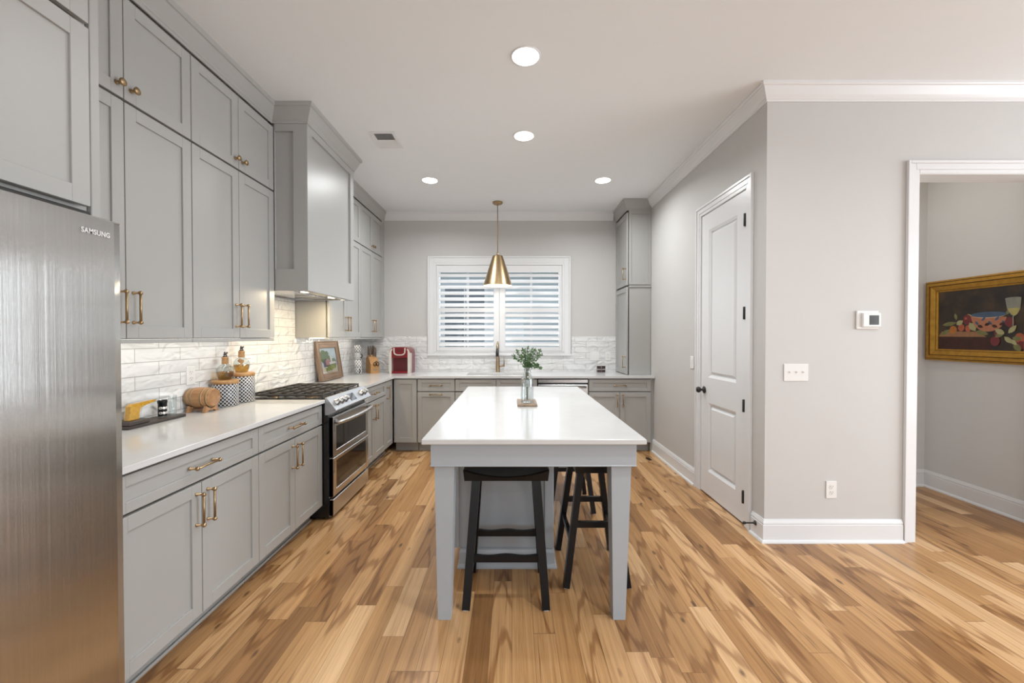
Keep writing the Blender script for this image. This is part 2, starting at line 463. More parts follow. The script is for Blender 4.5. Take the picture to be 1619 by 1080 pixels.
    def build(s, name, mats, parent=None, base=None):
        me = bpy.data.meshes.new(name)
        off = Vector((0, 0, 0))
        if parent is not None:
            off = world_of(parent)
        elif base is not None: off = Vector(base)
        me.from_pydata([tuple(v-off) for v in s.v], [], [f[0] for f in s.f])
        if not isinstance(mats, (list, tuple)): mats = [mats]
        for m_ in mats: me.materials.append(m_)
        me.polygons.foreach_set('material_index', [f[1] for f in s.f])
        me.polygons.foreach_set('use_smooth', [f[2] for f in s.f])
        b = bmesh.new(); b.from_mesh(me)
        bmesh.ops.remove_doubles(b, verts=b.verts, dist=1e-6)
        bmesh.ops.recalc_face_normals(b, faces=b.faces)
        b.to_mesh(me); b.free(); me.update()
        o = bpy.data.objects.new(name, me); COL.objects.link(o)
        if parent is not None: o.parent = parent
        elif base is not None: o.location = base
        return o
def world_of(o):
    v = Vector((0, 0, 0))
    while o is not None:
        v = v + o.location; o = o.parent
    return v
def tag(o, label, cat, group=None):
    o['label'] = label; o['category'] = cat
    if group: o['group'] = group
    return o
def thing(name, loc, label, cat, group=None):
    o = bpy.data.objects.new(name, None); COL.objects.link(o); o.location = loc
    o.empty_display_size = .05
    return tag(o, label, cat, group)
def struct(o):
    o['kind'] = 'structure'; return o
def kids(o): return [c for c in bpy.data.objects if c.parent == o]
def copy_tree(o, parent=None):
    c = o.copy(); COL.objects.link(c)
    if parent is not None: c.parent = parent
    for ch in kids(o): copy_tree(ch, c)
    return c
def frame(origin, u, w):
    m = Matrix.Identity(4)
    for k in range(3):
        m[k][0] = u[k]; m[k][1] = w[k]; m[k][2] = (0, 0, 1)[k]; m[k][3] = origin[k]
    return m
def smooth_curve(pts, n=6):
    out = []
    P = [Vector(p) for p in pts]
    for i in range(len(P)-1):
        p0 = P[max(i-1, 0)]; p1 = P[i]; p2 = P[i+1]; p3 = P[min(i+2, len(P)-1)]
        for k in range(n):
            t = k/n
            out.append(.5*((2*p1)+(p2-p0)*t+(2*p0-5*p1+4*p2-p3)*t*t+(3*p1-p0-3*p2+p3)*t**3))
    out.append(P[-1]); return [tuple(p) for p in out]

# ------------------------------------------------------------------ room shell
XL, XR, YB, ZC = -2.045, 1.70, 5.56, 3.05
YR = 2.757            # wall that turns right, facing the camera
HX, HY = 3.825, 3.80   # hall beyond the opening
RX, RY = 6.7, -4.5    # living room behind the camera
m = MB(); m.box(XL-.1, RX+.1, RY-.1, YB+.1, -.1, 0); struct(m.build('floor', M['floor']))
m = MB(); m.box(XL-.1, RX+.1, RY-.1, YB+.1, ZC, ZC+.1); struct(m.build('ceiling', M['ceil']))
m = MB(); m.box(XL-.1, XL, RY, YB+.1, 0, ZC); struct(m.build('wall_left', M['wall']))
# back wall around the window opening
WX0, WX1, WZ0, WZ1 = -1.03, .685, 1.19, 2.32
m = MB()
m.box(XL, WX0, YB, YB+.12, 0, ZC); m.box(WX1, XR+.1, YB, YB+.12, 0, ZC)
m.box(WX0, WX1, YB, YB+.12, 0, WZ0); m.box(WX0, WX1, YB, YB+.12, WZ1, ZC)
struct(m.build('wall_back', M['wall']))
# right wall around the pantry door
DY0, DY1, DZ = 2.985, 3.690, 2.452
m = MB()
m.box(XR, XR+.14, YR, DY0-.012, 0, ZC); m.box(XR, XR+.14, DY1+.012, YB, 0, ZC); m.box(XR, XR+.14, DY0-.012, DY1+.012, DZ+.012, ZC)
struct(m.build('wall_right', M['wall']))
# wall facing the camera with the cased opening
OX0, OX1, OZ = 2.717, 3.69, 2.465
m = MB()
m.box(XR+.14, OX0-.015, YR, YR+.14, 0, ZC); m.box(OX1+.015, RX, YR, YR+.14, 0, ZC); m.box(OX0-.015, OX1+.015, YR, YR+.14, OZ+.015, ZC)
struct(m.build('wall_front', M['wall']))
m = MB(); m.box(2.3, HX, HY, HY+.1, 0, ZC); struct(m.build('wall_hall_back', M['hallwall']))
m = MB(); m.box(HX, HX+.1, YR+.14, HY+.1, 0, ZC); struct(m.build('wall_hall_right', M['hallwall']))
m = MB(); m.box(2.2, 2.3, YR+.14, HY+.1, 0, ZC); struct(m.build('wall_hall_left', M['hallwall']))
# living room walls behind the camera, with window openings
m = MB()
y0, y1 = RY-.1, RY
m.box(XL, -1.7, y0, y1, 0, ZC); m.box(.5, 2.1, y0, y1, 0, ZC); m.box(4.3, RX, y0, y1, 0, ZC)
for a, b in ((-1.7, .5), (2.1, 4.3)):
    m.box(a, b, y0, y1, 0, .3); m.box(a, b, y0, y1, 2.6, ZC)
struct(m.build('wall_rear', M['wall']))
m = MB()
m.box(RX, RX+.1, RY, -2.0, 0, ZC); m.box(RX, RX+.1, 2.2, YR+.14, 0, ZC); m.box(RX, RX+.1, -2.0, 2.2, 0, .3); m.box(RX, RX+.1, -2.0, 2.2, 2.6, ZC)
struct(m.build('wall_living', M['wall']))
def big_window(n, F, w, h, cols):
    m = MB(F)
    m.box(0, .06, -.03, .03, 0, h); m.box(w-.06, w, -.03, .03, 0, h); m.box(.06, w-.06, -.03, .03, 0, .06); m.box(.06, w-.06, -.03, .03, h-.06, h)
    for k in range(1, cols): m.box(w*k/cols-.03, w*k/cols+.03, -.03, .03, .06, h-.06)
    m.box(.06, w-.06, -.02, .02, h*.55, h*.55+.04)
    struct(m.build('window_%d' % n, M['trim']))
big_window(2, frame((-1.7, RY-.05, .3), (1, 0, 0), (0, 1, 0)), 2.2, 2.3, 2)
big_window(3, frame((2.1, RY-.05, .3), (1, 0, 0), (0, 1, 0)), 2.2, 2.3, 2)
big_window(4, frame((RX+.05, -2.0, .3), (0, 1, 0), (-1, 0, 0)), 4.2, 2.3, 3)

# crown, baseboards
CROWN = [(0, -.105), (.008, -.105), (.010, -.095), (.016, -.090), (.018, -.082), (.028, -.070), (.042, -.046), (.050, -.030), (.054, -.024), (.062, -.022), (.068, -.014), (.068, 0), (0, 0)]
def crownz(z, k=1.0, kz=1.0): return [(o*k, z+h*kz) for o, h in CROWN]
m = MB(); m.sweep([(-1.73, YB), (1.36, YB)], crownz(ZC)); struct(m.build('trim_1', M['trim']))
m = MB(); m.sweep([(XR, 5.00), (XR, YR), (RX, YR)], crownz(ZC)); struct(m.build('trim_2', M['trim']))
GC = crownz(ZC, .9, 1.24)
m = MB(); m.sweep([(-1.736, 1.42), (-1.736, 2.985), (-1.4785, 2.985), (-1.4785, 3.853), (-1.736, 3.853), (-1.736, YB-.001)], GC)
struct(m.build('trim_3', M['cab']))
m = MB(); m.sweep([(1.405, YB-.001), (1.405, 5.035), (XR-.001, 5.035)][::1], [(o, z) for o, z in GC])
o = m.build('trim_4', M['cab']); struct(o)
BASE = [(0, 0), (.030, 0), (.030, .008), (.026, .016), (.018, .020), (.016, .020), (.016, .117), (.012, .120), (.012, .124), (.015, .128), (.013, .136), (.009, .146), (.006, .154), (0, .154)]
m = MB(); m.sweep([(XR, 4.975), (XR, DY1+.098)], BASE)
m.sweep([(XR, DY0-.098), (XR, YR), (OX0-.093, YR)], BASE); struct(m.build('baseboard_right', M['trim']))
m = MB(); m.sweep([(2.3, HY), (HX, HY), (HX, YR+.14)], BASE); struct(m.build('baseboard_hall', M['trim']))
m = MB(); m.sweep([(OX1+.093, YR), (RX, YR)], BASE); struct(m.build('baseboard_front', M['trim']))

# casing profile (u across, w out)
def casing(mb, W_, H_, cw=.085, depth=.018):
    # around an opening 0..W_ x 0..H_ : stepped colonial boards
    for k, (a, b, d) in enumerate(((0.004, .030, .010), (.030, cw-.018, .014), (cw-.018, cw, .022))):
        mb.box(-b, -a, 0, d, 0, H_+b, .002); mb.box(W_+a, W_+b, 0, d, 0, H_+b, .002)
        mb.box(-a, W_+a, 0, d, H_+a, H_+b, .002)
m = MB(frame((OX0, YR, 0), (1, 0, 0), (0, -1, 0))); casing(m, OX1-OX0, OZ, .088)
m.box(-.015, 0, -.14, .004, 0, OZ+.015); m.box(OX1-OX0, OX1-OX0+.015, -.14, .004, 0, OZ+.015); m.box(0, OX1-OX0, -.14, .004, OZ, OZ+.015)
struct(m.build('trim_5', M['trim']))

# pantry door
def frustum(mb, u0, u1, v0, v1, w0, w1, ins):
    vs = [(u0, w0, v0), (u1, w0, v0), (u1, w0, v1), (u0, w0, v1), (u0+ins, w1, v0+ins), (u1-ins, w1, v0+ins), (u1-ins, w1, v1-ins), (u0+ins, w1, v1-ins)]
    mb.add(vs, [(0, 1, 2, 3), (4, 5, 6, 7), (0, 1, 5, 4), (1, 2, 6, 5), (2, 3, 7, 6), (3, 0, 4, 7)])
FD = frame((XR, DY1, 0), (0, -1, 0), (-1, 0, 0)); DW_ = DY1-DY0
dr = bpy.data.objects.new('door_1', None); COL.objects.link(dr); dr.location = (XR, (DY0+DY1)/2, 0); struct(dr)
m = MB(FD); casing(m, DW_, DZ, .085)
m.box(-.012, -.002, -.14, .002, 0, DZ+.012); m.box(DW_+.002, DW_+.012, -.14, .002, 0, DZ+.012); m.box(-.002, DW_+.002, -.14, .002, DZ+.002, DZ+.012)
m.build('door_casing', M['trim'], dr)
m = MB(FD)
su0, su1 = .128, DW_-.132
zz = [(.215, .81), (1.03, 2.305)]
t0, t1 = -.036, -.001
m.box(.002, su0, t0, t1, .012, DZ-.002); m.box(su1, DW_-.002, t0, t1, .012, DZ-.002)
for a, b in ((.012, zz[0][0]), (zz[0][1], zz[1][0]), (zz[1][1], DZ-.002)): m.box(su0, su1, t0, t1, a, b)
for a, b in zz:
    m.box(su0, su1, t0, -.022, a, b)
    # sloping moulded edge and raised field
    for (p, q) in (((su0, a), (su1, a)), ((su1, a), (su1, b)), ((su1, b), (su0, b)), ((su0, b), (su0, a))):
        cx, cz = (su0+su1)/2, (a+b)/2
        def inn(pt, d): return (pt[0]+(d if pt[0] < cx else -d), pt[1]+(d if pt[1] < cz else -d))
        pi, qi = inn(p, .022), inn(q, .022)
        m.add([(p[0], t1, p[1]), (q[0], t1, q[1]), (qi[0], -.014, qi[1]), (pi[0], -.014, pi[1]), (p[0], -.022, p[1]), (q[0], -.022, q[1]), (qi[0], -.022, qi[1]), (pi[0], -.022, pi[1])],
              [(0, 1, 2, 3), (2, 3, 7, 6)])
    frustum(m, su0+.030, su1-.030, a+.030, b-.030, -.022, -.006, .020)
leaf = m.build('door_leaf', M['trim'], dr)
m = MB(FD)
kz = .915; ku = .062
for s_ in (1,):
    m.lathe([(.030, -.001), (.031, .006), (.022, .010), (.011, .014), (.010, .030), (.018, .036), (.026, .046), (.027, .056), (.020, .066), (.001, .070)], (ku, 0, kz), 'y', 20)
m.build('door_knob', M['blackmetal'], dr)
for hz in (.21, .879, 1.555, 2.232):
    m = MB(FD); m.lathe([(.0075, hz-.046), (.0085, hz-.044), (.0085, hz+.044), (.0075, hz+.046)], (DW_-.010, .010, 0), 'z', 10)
    m.box(DW_-.026, DW_-.004, -.001, .004, hz-.045, hz+.045)
    m.build('hinge', M['blackmetal'], dr)

# ------------------------------------------------------------------ kitchen window with plantation shutters
wn = bpy.data.objects.new('window_1', None); COL.objects.link(wn); wn.location = ((WX0+WX1)/2, YB, WZ0); struct(wn)
FW = frame((0, YB, 0), (1, 0, 0), (0, -1, 0))
CX0, CX1, CZ0, CZ1 = -1.136, .79, 1.145, 2.463
m = MB(FW)
for a, d in ((0, .026), (.022, .018)):
    b = a+.022 if a == 0 else .088
    m.box(CX0+a, CX0+b, 0, d, CZ0, CZ1-a, .003); m.box(CX1-b, CX1-a, 0, d, CZ0, CZ1-a, .003)
    m.box(CX0+b, CX1-b, 0, d, CZ1-b, CZ1-a, .003)
m.box(CX0+.088, CX1-.088, 0, .016, CZ0, CZ0+.03, .003)
m.build('window_casing', M['trim'], wn)
m = MB(FW); m.box(CX0-.012, CX1+.012, 0, .034, CZ0-.022, CZ0, .004); m.build('window_sill', M['trim'], wn)
m = MB(FW)   # sash behind the shutters
for a, b in ((WX0, -.175), (-.165, WX1)):
    m.box(a, a+.045, -.10, -.06, WZ0, WZ1); m.box(b-.045, b, -.10, -.06, WZ0, WZ1); m.box(a+.045, b-.045, -.10, -.06, WZ0, WZ0+.045); m.box(a+.045, b-.045, -.10, -.06, WZ1-.045, WZ1)
    m.box(a+.045, b-.045, -.10, -.06, 1.735, 1.775)
    c = (a+b)/2; m.box(c-.01, c+.01, -.09, -.07, WZ0+.045, WZ1-.045)
m.build('window_sash', M['trim'], wn)
m = MB(FW); m.box(WX0+.04, WX1-.04, -.082, -.078, WZ0+.04, WZ1-.04); m.build('window_pane', M['pane'], wn)
# shutter frame + two panels
m = MB(FW)
m.box(-1.048, -1.02, -.02, .022, CZ0+.03, 2.375, .002); m.box(.675, .702, -.02, .022, CZ0+.03, 2.375, .002)
m.box(-1.02, .675, -.02, .022, 2.345, 2.375, .002); m.box(-1.02, .675, -.02, .022, CZ0+.03, 1.19, .002)
m.build('shutter_frame', M['trim'], wn)
for u0, u1, l0, l1 in ((-1.018, -.172, -.985, -.247), (-.168, .673, -.091, .638)):
    m = MB(FW)
    m.box(u0, l0, -.012, .016, 1.193, 2.343, .002); m.box(l1, u1, -.012, .016, 1.193, 2.343, .002)
    m.box(l0, l1, -.012, .016, 1.193, 1.243, .002); m.box(l0, l1, -.012, .016, 2.250, 2.343, .002); m.box(l0, l1, -.012, .016, 1.712, 1.770, .002)
    pn = m.build('shutter_panel', M['trim'], wn)
    m = MB(FW)
    for z0, z1 in ((1.243, 1.712), (1.770, 2.250)):
        n = 6; p = (z1-z0)/n
        for k in range(n):
            zc = z0+p*(k+.5); th = math.radians(46); hw = .0355
            dy, dz = hw*math.cos(th), hw*math.sin(th)
            q = []
            for t in range(9):       # lens section
                a = -1+2*t/8; q.append((a, .0045*(1-a*a)+.0008))
            q = q + [(a, -b) for a, b in q[::-1]]
            nx, nz = math.sin(th), math.cos(th)
            poly = [(a*dy + b*nx, zc - a*dz + b*nz) for a, b in q]   # room edge low
            m.prism(poly, l0+.002, l1-.002, 'x')
    m.build('louvers', M['trim'], pn)
    m = MB(FW); c = (l0+l1)/2
    for z0, z1 in ((1.27, 1.69), (1.80, 2.23)): m.box(c-.005, c+.005, -.042, -.034, z0, z1)
    m.build('tilt_rod', M['trim'], pn)

# house next door, seen in slivers between the louvers
M['siding'] = plain('pale_siding', (.62, .68, .72), .7, var=.1, vscale=3)
M['farpane'] = plain('far_window_pane', (.15, .18, .21), .2, var=.2, vscale=2)
M['shingle'] = plain('grey_shingle', (.22, .23, .25), .8, var=.2, vscale=8)
M['lawn'] = plain('lawn', (.12, .17, .06), .9, var=.3, vscale=4)
hs = thing('house', (-.2, 10.6, 0), 'pale blue sided neighbouring house outside the kitchen window', 'house')
m = MB()
for k in range(17): m.prism([(10.5-.02, -.3+k*.2), (10.5, -.1+k*.2), (10.7, -.1+k*.2), (10.7, -.3+k*.2)], -5.0, 4.0, 'x')
m.build('wall', M['siding'], hs)
m = MB(); m.prism([(10.1, 3.0), (13, 4.8), (13, 4.95), (10.05, 3.15)], -5.3, 4.3, 'x'); m.build('roof', M['shingle'], hs)
for a in (-3.6, -1.7, 1.3):
    m = MB(); m.box(a-.08, a+1.08, 10.44, 10.5, .9, 2.7); wf = m.build('window_frame', M['trim'], hs)
    m = MB(); m.box(a, a+.48, 10.425, 10.445, 1.0, 2.6); m.box(a+.52, a+1.0, 10.425, 10.445, 1.0, 2.6); m.build('pane', M['farpane'], wf)
m = MB(); m.box(-9, 9, YB+.3, 16, -.45, -.3); tag(m.build('lawn', M['lawn'], None, (0, 10, -.45)), 'green lawn outside beyond the kitchen window', 'lawn'); bpy.data.objects['lawn']['kind'] = 'structure'

# ------------------------------------------------------------------ cabinets
def shaker(mb, u0, u1, v0, v1, st=.057, rl=None, t=.020, rec=.009):
    rl = st if rl is None else rl
    b = .0012
    mb.box(u0, u0+st, -t, 0, v0, v1, b); mb.box(u1-st, u1, -t, 0, v0, v1, b)
    mb.box(u0+st, u1-st, -t, 0, v0, v0+rl, b); mb.box(u0+st, u1-st, -t, 0, v1-rl, v1, b)
    mb.box(u0+st-.002, u1-st+.002, -t+.001, -rec, v0+rl-.002, v1-rl+.002)
def pull(F, u, v, vert, ln, parent, mat='brass', so=.034, r=.0052):
    m = MB(F)
    h = ln/2
    a = (u, so, v-h) if vert else (u-h, so, v); b = (u, so, v+h) if vert else (u+h, so, v)
    i0 = .008
    def al(t): return tuple(a[k]+(b[k]-a[k])*t for k in range(3))
    m.tube([al(0), al(1)], r, 10)
    for t in (i0/ln, 1-i0/ln):
        p = al(t)
        m.ball(p, .0098, 10)
        m.tube([(p[0], .0, p[2]), (p[0], .004, p[2]), (p[0], .0041, p[2]), (p[0], so, p[2])], [.008, .0075, .0045, .0045], 10)
    m.build('handle', M[mat], parent)
def knob(F, u, v, parent):
    m = MB(F)
    m.lathe([(.010, 0), (.009, .004), (.0055, .007), (.006, .018), (.013, .023), (.0165, .028), (.0165, .032), (.010, .036), (.001, .037)], (u, 0, v), 'y', 18)
    m.build('knob', M['brass'], parent)
def cabinet(name, F, Wd, depth, z0, z1, label, cat, doors=(), drawers=(), toe=None, group=None, mat=None, rail=None, sides=()):
    mt = mat or M['cab']
    org = F @ Vector((Wd/2, 0, 0)); org.z = 0 if toe else z0
    c = thing(name, org, label, cat, group)
    m = MB(F); m.box(.0008, Wd-.0008, -depth, -.034, z0, z1); m.build('body', mt, c)
    if toe:
        m = MB(F); m.box(.001, Wd-.001, -depth, -.096, 0.0005, z0-.0005); m.box(.001, Wd-.001, -.0955, -.083, .0005, .016, .003); m.build('toe_kick', mt, c)
    for d in drawers:
        u0, u1, v0, v1 = d[:4]
        m = MB(F); shaker(m, u0, u1, v0, v1, .05, .042 if v1-v0 < .25 else .057); dd = m.build('drawer', mt, c)
        if d[4]: pull(F, (u0+u1)/2, d[5] if len(d) > 5 else (v0+v1)/2, False, d[4], dd)
    for d in doors:
        u0, u1, v0, v1 = d[:4]
        m = MB(F); shaker(m, u0, u1, v0, v1); dd = m.build('door', mt, c)
        for h in d[4:]:
            if h[0] == 'pull': pull(F, h[1], h[2], True, h[3], dd)
            else: knob(F, h[1], h[2], dd)
    if rail:
        m = MB(F); m.box(0.0008, Wd-.0008, -.045, -.003, z0-rail, z0-.0005, .002); m.build('light_rail', mt, c)
    return c
G = .0022
XD = -1.42
def FL(y0, x=XD): return frame((x, y0, 0), (0, 1, 0), (1, 0, 0))
DT, DB_, DRB, ZD = .719, .117, .731, .872
def base_pair(name, F, Wd, label, group, pl=.155):
    s = Wd/2
    return cabinet(name, F, Wd, .615, .112, .886, label, 'cabinet',
        doors=[(G, s-G, DB_, DT, ('pull', s-.034, .605, pl)), (s+G, Wd-G, DB_, DT, ('pull', s+.034, .605, pl))],
        drawers=[(G, Wd-G, DRB, ZD, pl)], toe=True, group=group)
GB = 'grey base cabinets along the left wall'
GBB = 'grey base cabinets under the back counter'
base_pair('base_cabinet', FL(1.452), 2.296-1.452, 'grey base cabinet beside the refrigerator, nearest the camera', GB)
base_pair('base_cabinet', FL(2.296), 3.066-2.296, 'grey base cabinet touching the near side of the range', GB)
base_pair('base_cabinet', FL(3.842), 4.61-3.842, 'grey base cabinet just beyond the range, under the picture frame', GB)
cabinet('base_cabinet', FL(4.61), .268, .615, .112, .886, 'narrow single door grey base cabinet in the left wall corner', 'cabinet',
        doors=[(G, .268-G, DB_, ZD, ('pull', .05, .74, .14))], toe=True, group=GB)
YD = 4.90
def FB(x0): return frame((x0, YD, 0), (1, 0, 0), (0, -1, 0))
cabinet('base_cabinet', FB(-1.415), .28, .655, .112, .886, 'blank grey door without handle at the left end of the back counter', 'cabinet',
        doors=[(.006, .28-.004, DB_, ZD)], toe=True, group=GBB)
cabinet('base_cabinet', FB(-1.131), .449, .655, .112, .886, 'grey cabinet with drawer over pull-out, left of the sink', 'cabinet',
        drawers=[(G+.002, .449-G, DRB, ZD, .15), (G+.002, .449-G, DB_, DT, .15, .695)], toe=True, group=GBB)
cabinet('base_cabinet', FB(-.679), .98, .655, .112, .672, 'grey sink cabinet with two false drawer fronts below the faucet', 'cabinet',
        doors=[(G, .49-G, DB_, DT, ('pull', .456, .605, .15)), (.49+G, .98-G, DB_, DT, ('pull', .524, .605, .15))],
        drawers=[(G, .49-G, DRB, ZD, 0), (.49+G, .98-G, DRB, ZD, 0)], toe=True, group=GBB)
c = cabinet('base_cabinet', FB(.916), .745, .655, .112, .886, 'grey base cabinet right of the dishwasher with one drawer and two doors', 'cabinet',
        doors=[(G, .3725-G, DB_, DT, ('pull', .3725-.034, .62, .15)), (.3725+G, .745-G, DB_, DT, ('pull', .3725+.034, .62, .15))],
        drawers=[(G, .745-G, DRB, ZD, .15)], toe=True, group=GBB)
m = MB(FB(.916)); m.box(.747, .782, -.1, -.021, .016, .886); m.build('filler', M['cab'], c)

# wall cabinets
XU = -1.72
def FU(y0): return frame((XU, y0, 0), (0, 1, 0), (1, 0, 0))
def wall_pair(F, Wd, la, lb, pl=.15):
    s = Wd/2
    cabinet('wall_cabinet', F, Wd, .325, 1.372, 2.432, la, 'cabinet',
        doors=[(G, s-G, 1.376, 2.426, ('pull', s-.034, 1.515, pl)), (s+G, Wd-G, 1.376, 2.426, ('pull', s+.034, 1.515, pl))], rail=.018, group='tall lower wall cabinets on the left wall')
    cabinet('wall_cabinet', F, Wd, .325, 2.433, 3.045, lb, 'cabinet',
        doors=[(G, s-G, 2.438, 2.893, ('knob', s-.034, 2.492)), (s+G, Wd-G, 2.438, 2.893, ('knob', s+.034, 2.492))], group='short upper wall cabinets on the left wall')
wall_pair(FU(1.452), .766, 'tall grey two door wall cabinet next to the refrigerator, with brass pulls', 'short grey top cabinet with round knobs next to the refrigerator')
wall_pair(FU(2.2195), .7615, 'tall grey two door wall cabinet touching the near side of the hood', 'short grey top cabinet with round knobs touching the near side of the hood')
wall_pair(FU(3.87), .817, 'tall grey wall cabinet just beyond the hood with a lit tan side', 'short grey top cabinet just beyond the hood')
wall_pair(FU(4.688), .785, 'tall grey wall cabinet in the far left corner by the window wall', 'short grey top cabinet in the far left corner by the window wall')
m = MB(FU(5.474)); m.box(0, .085, -.03, -.006, 1.36, 2.94); struct(m.build('trim_6', M['cab']))
m = MB(FU(1.4262)); m.box(0, .0255, -.325, -.006, 1.36, 2.94); struct(m.build('trim_7', M['cab']))

# refrigerator surround: end panel and two cabinets above
m = MB(); m.box(XL+.001, -1.42, 1.394, 1.4255, 0, 2.95, .002)
tag(m.build('end_panel', M['cab'], None, (-1.73, 1.40, 0)), 'tall grey end panel between the refrigerator and the wall cabinets', 'panel')
m = MB(); m.box(XL+.001, -1.42, .436, .462, 0, 2.95, .002); struct(m.build('light_block_panel', M['cab']))  # unseen near-side panel, added to keep light out of the gap above
FR = frame((-1.40, .474, 0), (0, 1, 0), (1, 0, 0)); RWd = .918
s_ = RWd/2
cabinet('refrigerator_cabinet', FR, RWd, .64, 1.803, 2.408, 'deep grey cabinet directly above the refrigerator', 'cabinet',
        doors=[(G, s_-G, 1.816, 2.402), (s_+G, RWd-.020, 1.816, 2.402)], group='grey cabinets over the refrigerator')
cabinet('refrigerator_cabinet', FR, RWd, .64, 2.409, 3.045, 'grey top cabinet near the ceiling above the refrigerator cabinet', 'cabinet',
        doors=[(G, s_-G, 2.418, 2.90), (s_+G, RWd-.020, 2.418, 2.90)], group='grey cabinets over the refrigerator')

# right-hand counter-standing cabinet (door faces left)
FT = frame((1.40, 5.552, 0), (0, -1, 0), (-1, 0, 0)); TW = 5.552-5.03
tc = cabinet('tower_cabinet', FT, TW, .295, .9145, 2.003, 'lower tower cabinet standing on the right end of the back counter', 'cabinet',
        doors=[(.004, TW-.004, .920, 1.990, ('pull', TW-.045, 1.07, .145))], group='stacked tower cabinets by the right wall')
tu = cabinet('tower_cabinet', FT, TW, .295, 2.004, 3.045, 'upper tower cabinet above the one on the counter, by the right wall', 'cabinet',
        doors=[(.004, TW-.004, 2.012, 2.895, ('pull', TW-.045, 2.155, .145))], group='stacked tower cabinets by the right wall')
FS = frame((1.425, 5.03, 0), (1, 0, 0), (0, -1, 0))
m = MB(FS)
m.box(0, .03, 0, .008, 2.02, 2.93, .001); m.box(.242, .272, 0, .008, 2.02, 2.93, .001); m.box(.03, .242, 0, .008, 2.875, 2.93, .001); m.box(.03, .242, 0, .008, 2.02, 2.035, .001)
m.build('side_moulding', M['cab'], tu)
m = MB(FS); m.box(0, .272, 0, .011, 1.985, 2.0015, .003); m.build('side_moulding', M['cab'], tc)

# ------------------------------------------------------------------ countertops, backsplash
CT0, CT1 = .887, .913
m = MB(); m.box(XL+.002, -1.397, 1.4265, 3.068, CT0, CT1, .002)
tag(m.build('countertop', M['quartz'], None, (-1.7, 2.2, CT0)), 'white quartz countertop between the refrigerator and the range', 'countertop')
m = MB()
SX0, SX1, SY0, SY1 = -.56, .18, 5.03, 5.40
cy = 4.877
m.prism([(XL+.002, 3.842), (-1.397, 3.842), (-1.397, cy), (-1.397, YB-.002), (XL+.002, YB-.002)], CT0, CT1, 'z')
m.box(-1.397, SX0, cy, YB-.002, CT0, CT1); m.box(SX1, XR-.002, cy, YB-.002, CT0, CT1)
m.box(SX0, SX1, cy, SY0, CT0, CT1); m.box(SX0, SX1, SY1, YB-.002, CT0, CT1)
tag(m.build('countertop', M['quartz'], None, (0, 5.2, CT0)), 'white quartz countertop running from the range around to the right wall', 'countertop')
m = MB(); m.box(XL+.0005, XL+.008, 1.4265, 5.552, CT1+.0005, 1.372); m.box(XL+.0005, XL+.008, 2.987, 3.862, 1.372, 1.74)
struct(m.build('trim_8', M['tile_l']))
m = MB(); m.box(XL+.009, CX0-.014, YB-.0085, YB-.0005, CT1+.0005, 1.385); m.box(CX1+.014, 1.424, YB-.0085, YB-.0005, CT1+.0005, 1.385); m.box(CX0-.014, CX1+.014, YB-.0085, YB-.0005, CT1+.0005, CZ0-.024)
struct(m.build('trim_9', M['tile_b']))
# sink
sk = thing('sink', ((SX0+SX1)/2, 5.215, CT0-.2), 'undermount white sink set into the back counter below the window', 'sink')
m = MB()
a, b, c_, d = SX0-.004, SX1+.004, SY0-.004, SY1+.004
z1, z0 = CT0-.001, CT0-.205
m.box(a-.015, a, c_-.015, d+.015, z0, z1); m.box(b, b+.015, c_-.015, d+.015, z0, z1); m.box(a, b, c_-.015, c_, z0, z1); m.box(a, b, d, d+.015, z0, z1); m.box(a-.015, b+.015, c_-.015, d+.015, z0-.01, z0)
m.build('basin', M['plate'], sk)
m = MB(); m.lathe([(.04, z0+.0005), (.04, z0+.004), (.02, z0+.005)], ((SX0+SX1)/2, 5.25, 0)); m.build('drain', M['chrome'], sk)
# faucet
fx, fy = -.188, 5.465
fa = thing('faucet', (fx, fy, CT1), 'champagne bronze gooseneck faucet behind the sink', 'faucet')
m = MB(); m.lathe([(.032, CT1), (.032, CT1+.006), (.028, CT1+.012), (.0265, CT1+.14), (.021, CT1+.20), (.019, CT1+.215)], (fx, fy, 0)); m.build('faucet_body', M['champ'], fa)
m = MB(); pts = smooth_curve([(fx, fy, CT1+.20), (fx, fy, CT1+.29), (fx, fy-.03, CT1+.365), (fx, fy-.10, CT1+.395), (fx, fy-.17, CT1+.365), (fx, fy-.195, CT1+.31)])
m.tube(pts, .0155, 12); m.build('faucet_neck', M['champ'], fa)
m = MB(); m.tube([(fx, fy-.195, CT1+.315), (fx, fy-.200, CT1+.26), (fx, fy-.203, CT1+.215)], [.017, .0205, .0215], 14); m.build('spray_head', M['blackmetal'], fa)
m = MB(); m.tube([(fx, fy, CT1+.075), (fx+.085, fy, CT1+.082)], .012, 12); m.tube([(fx+.083, fy, CT1+.072), (fx+.086, fy, CT1+.19)], [.009, .0065], 10); m.build('faucet_lever', M['champ'], fa)

# dishwasher
dw = thing('dishwasher', (.61, 4.9, 0), 'stainless dishwasher with bar handle under the back counter', 'dishwasher')
x0, x1 = .308, .909
m = MB(); m.box(x0, x1, 4.925, 5.50, .10, .884); m.box(x0+.01, x1-.01, 4.98, 5.5, .001, .10); m.build('body', M['blackmetal'], dw)
m = MB(); m.box(x0+.003, x1-.003, 4.888, 4.924, .115, .812, .004); dp = m.build('door', M['steelp'], dw)
m = MB(); m.box(x0+.003, x1-.003, 4.886, 4.924, .832, .873, .004); m.build('control_strip', M['steelp'], dw)
m = MB(); m.tube([(x0+.03, 4.845, .785), (x1-.03, 4.845, .785)], .011, 12)
for q in (x0+.05, x1-.05): m.tube([(q, 4.887, .785), (q, 4.845, .785)], .008, 8)
m.build('handle', M['steelp'], dp)

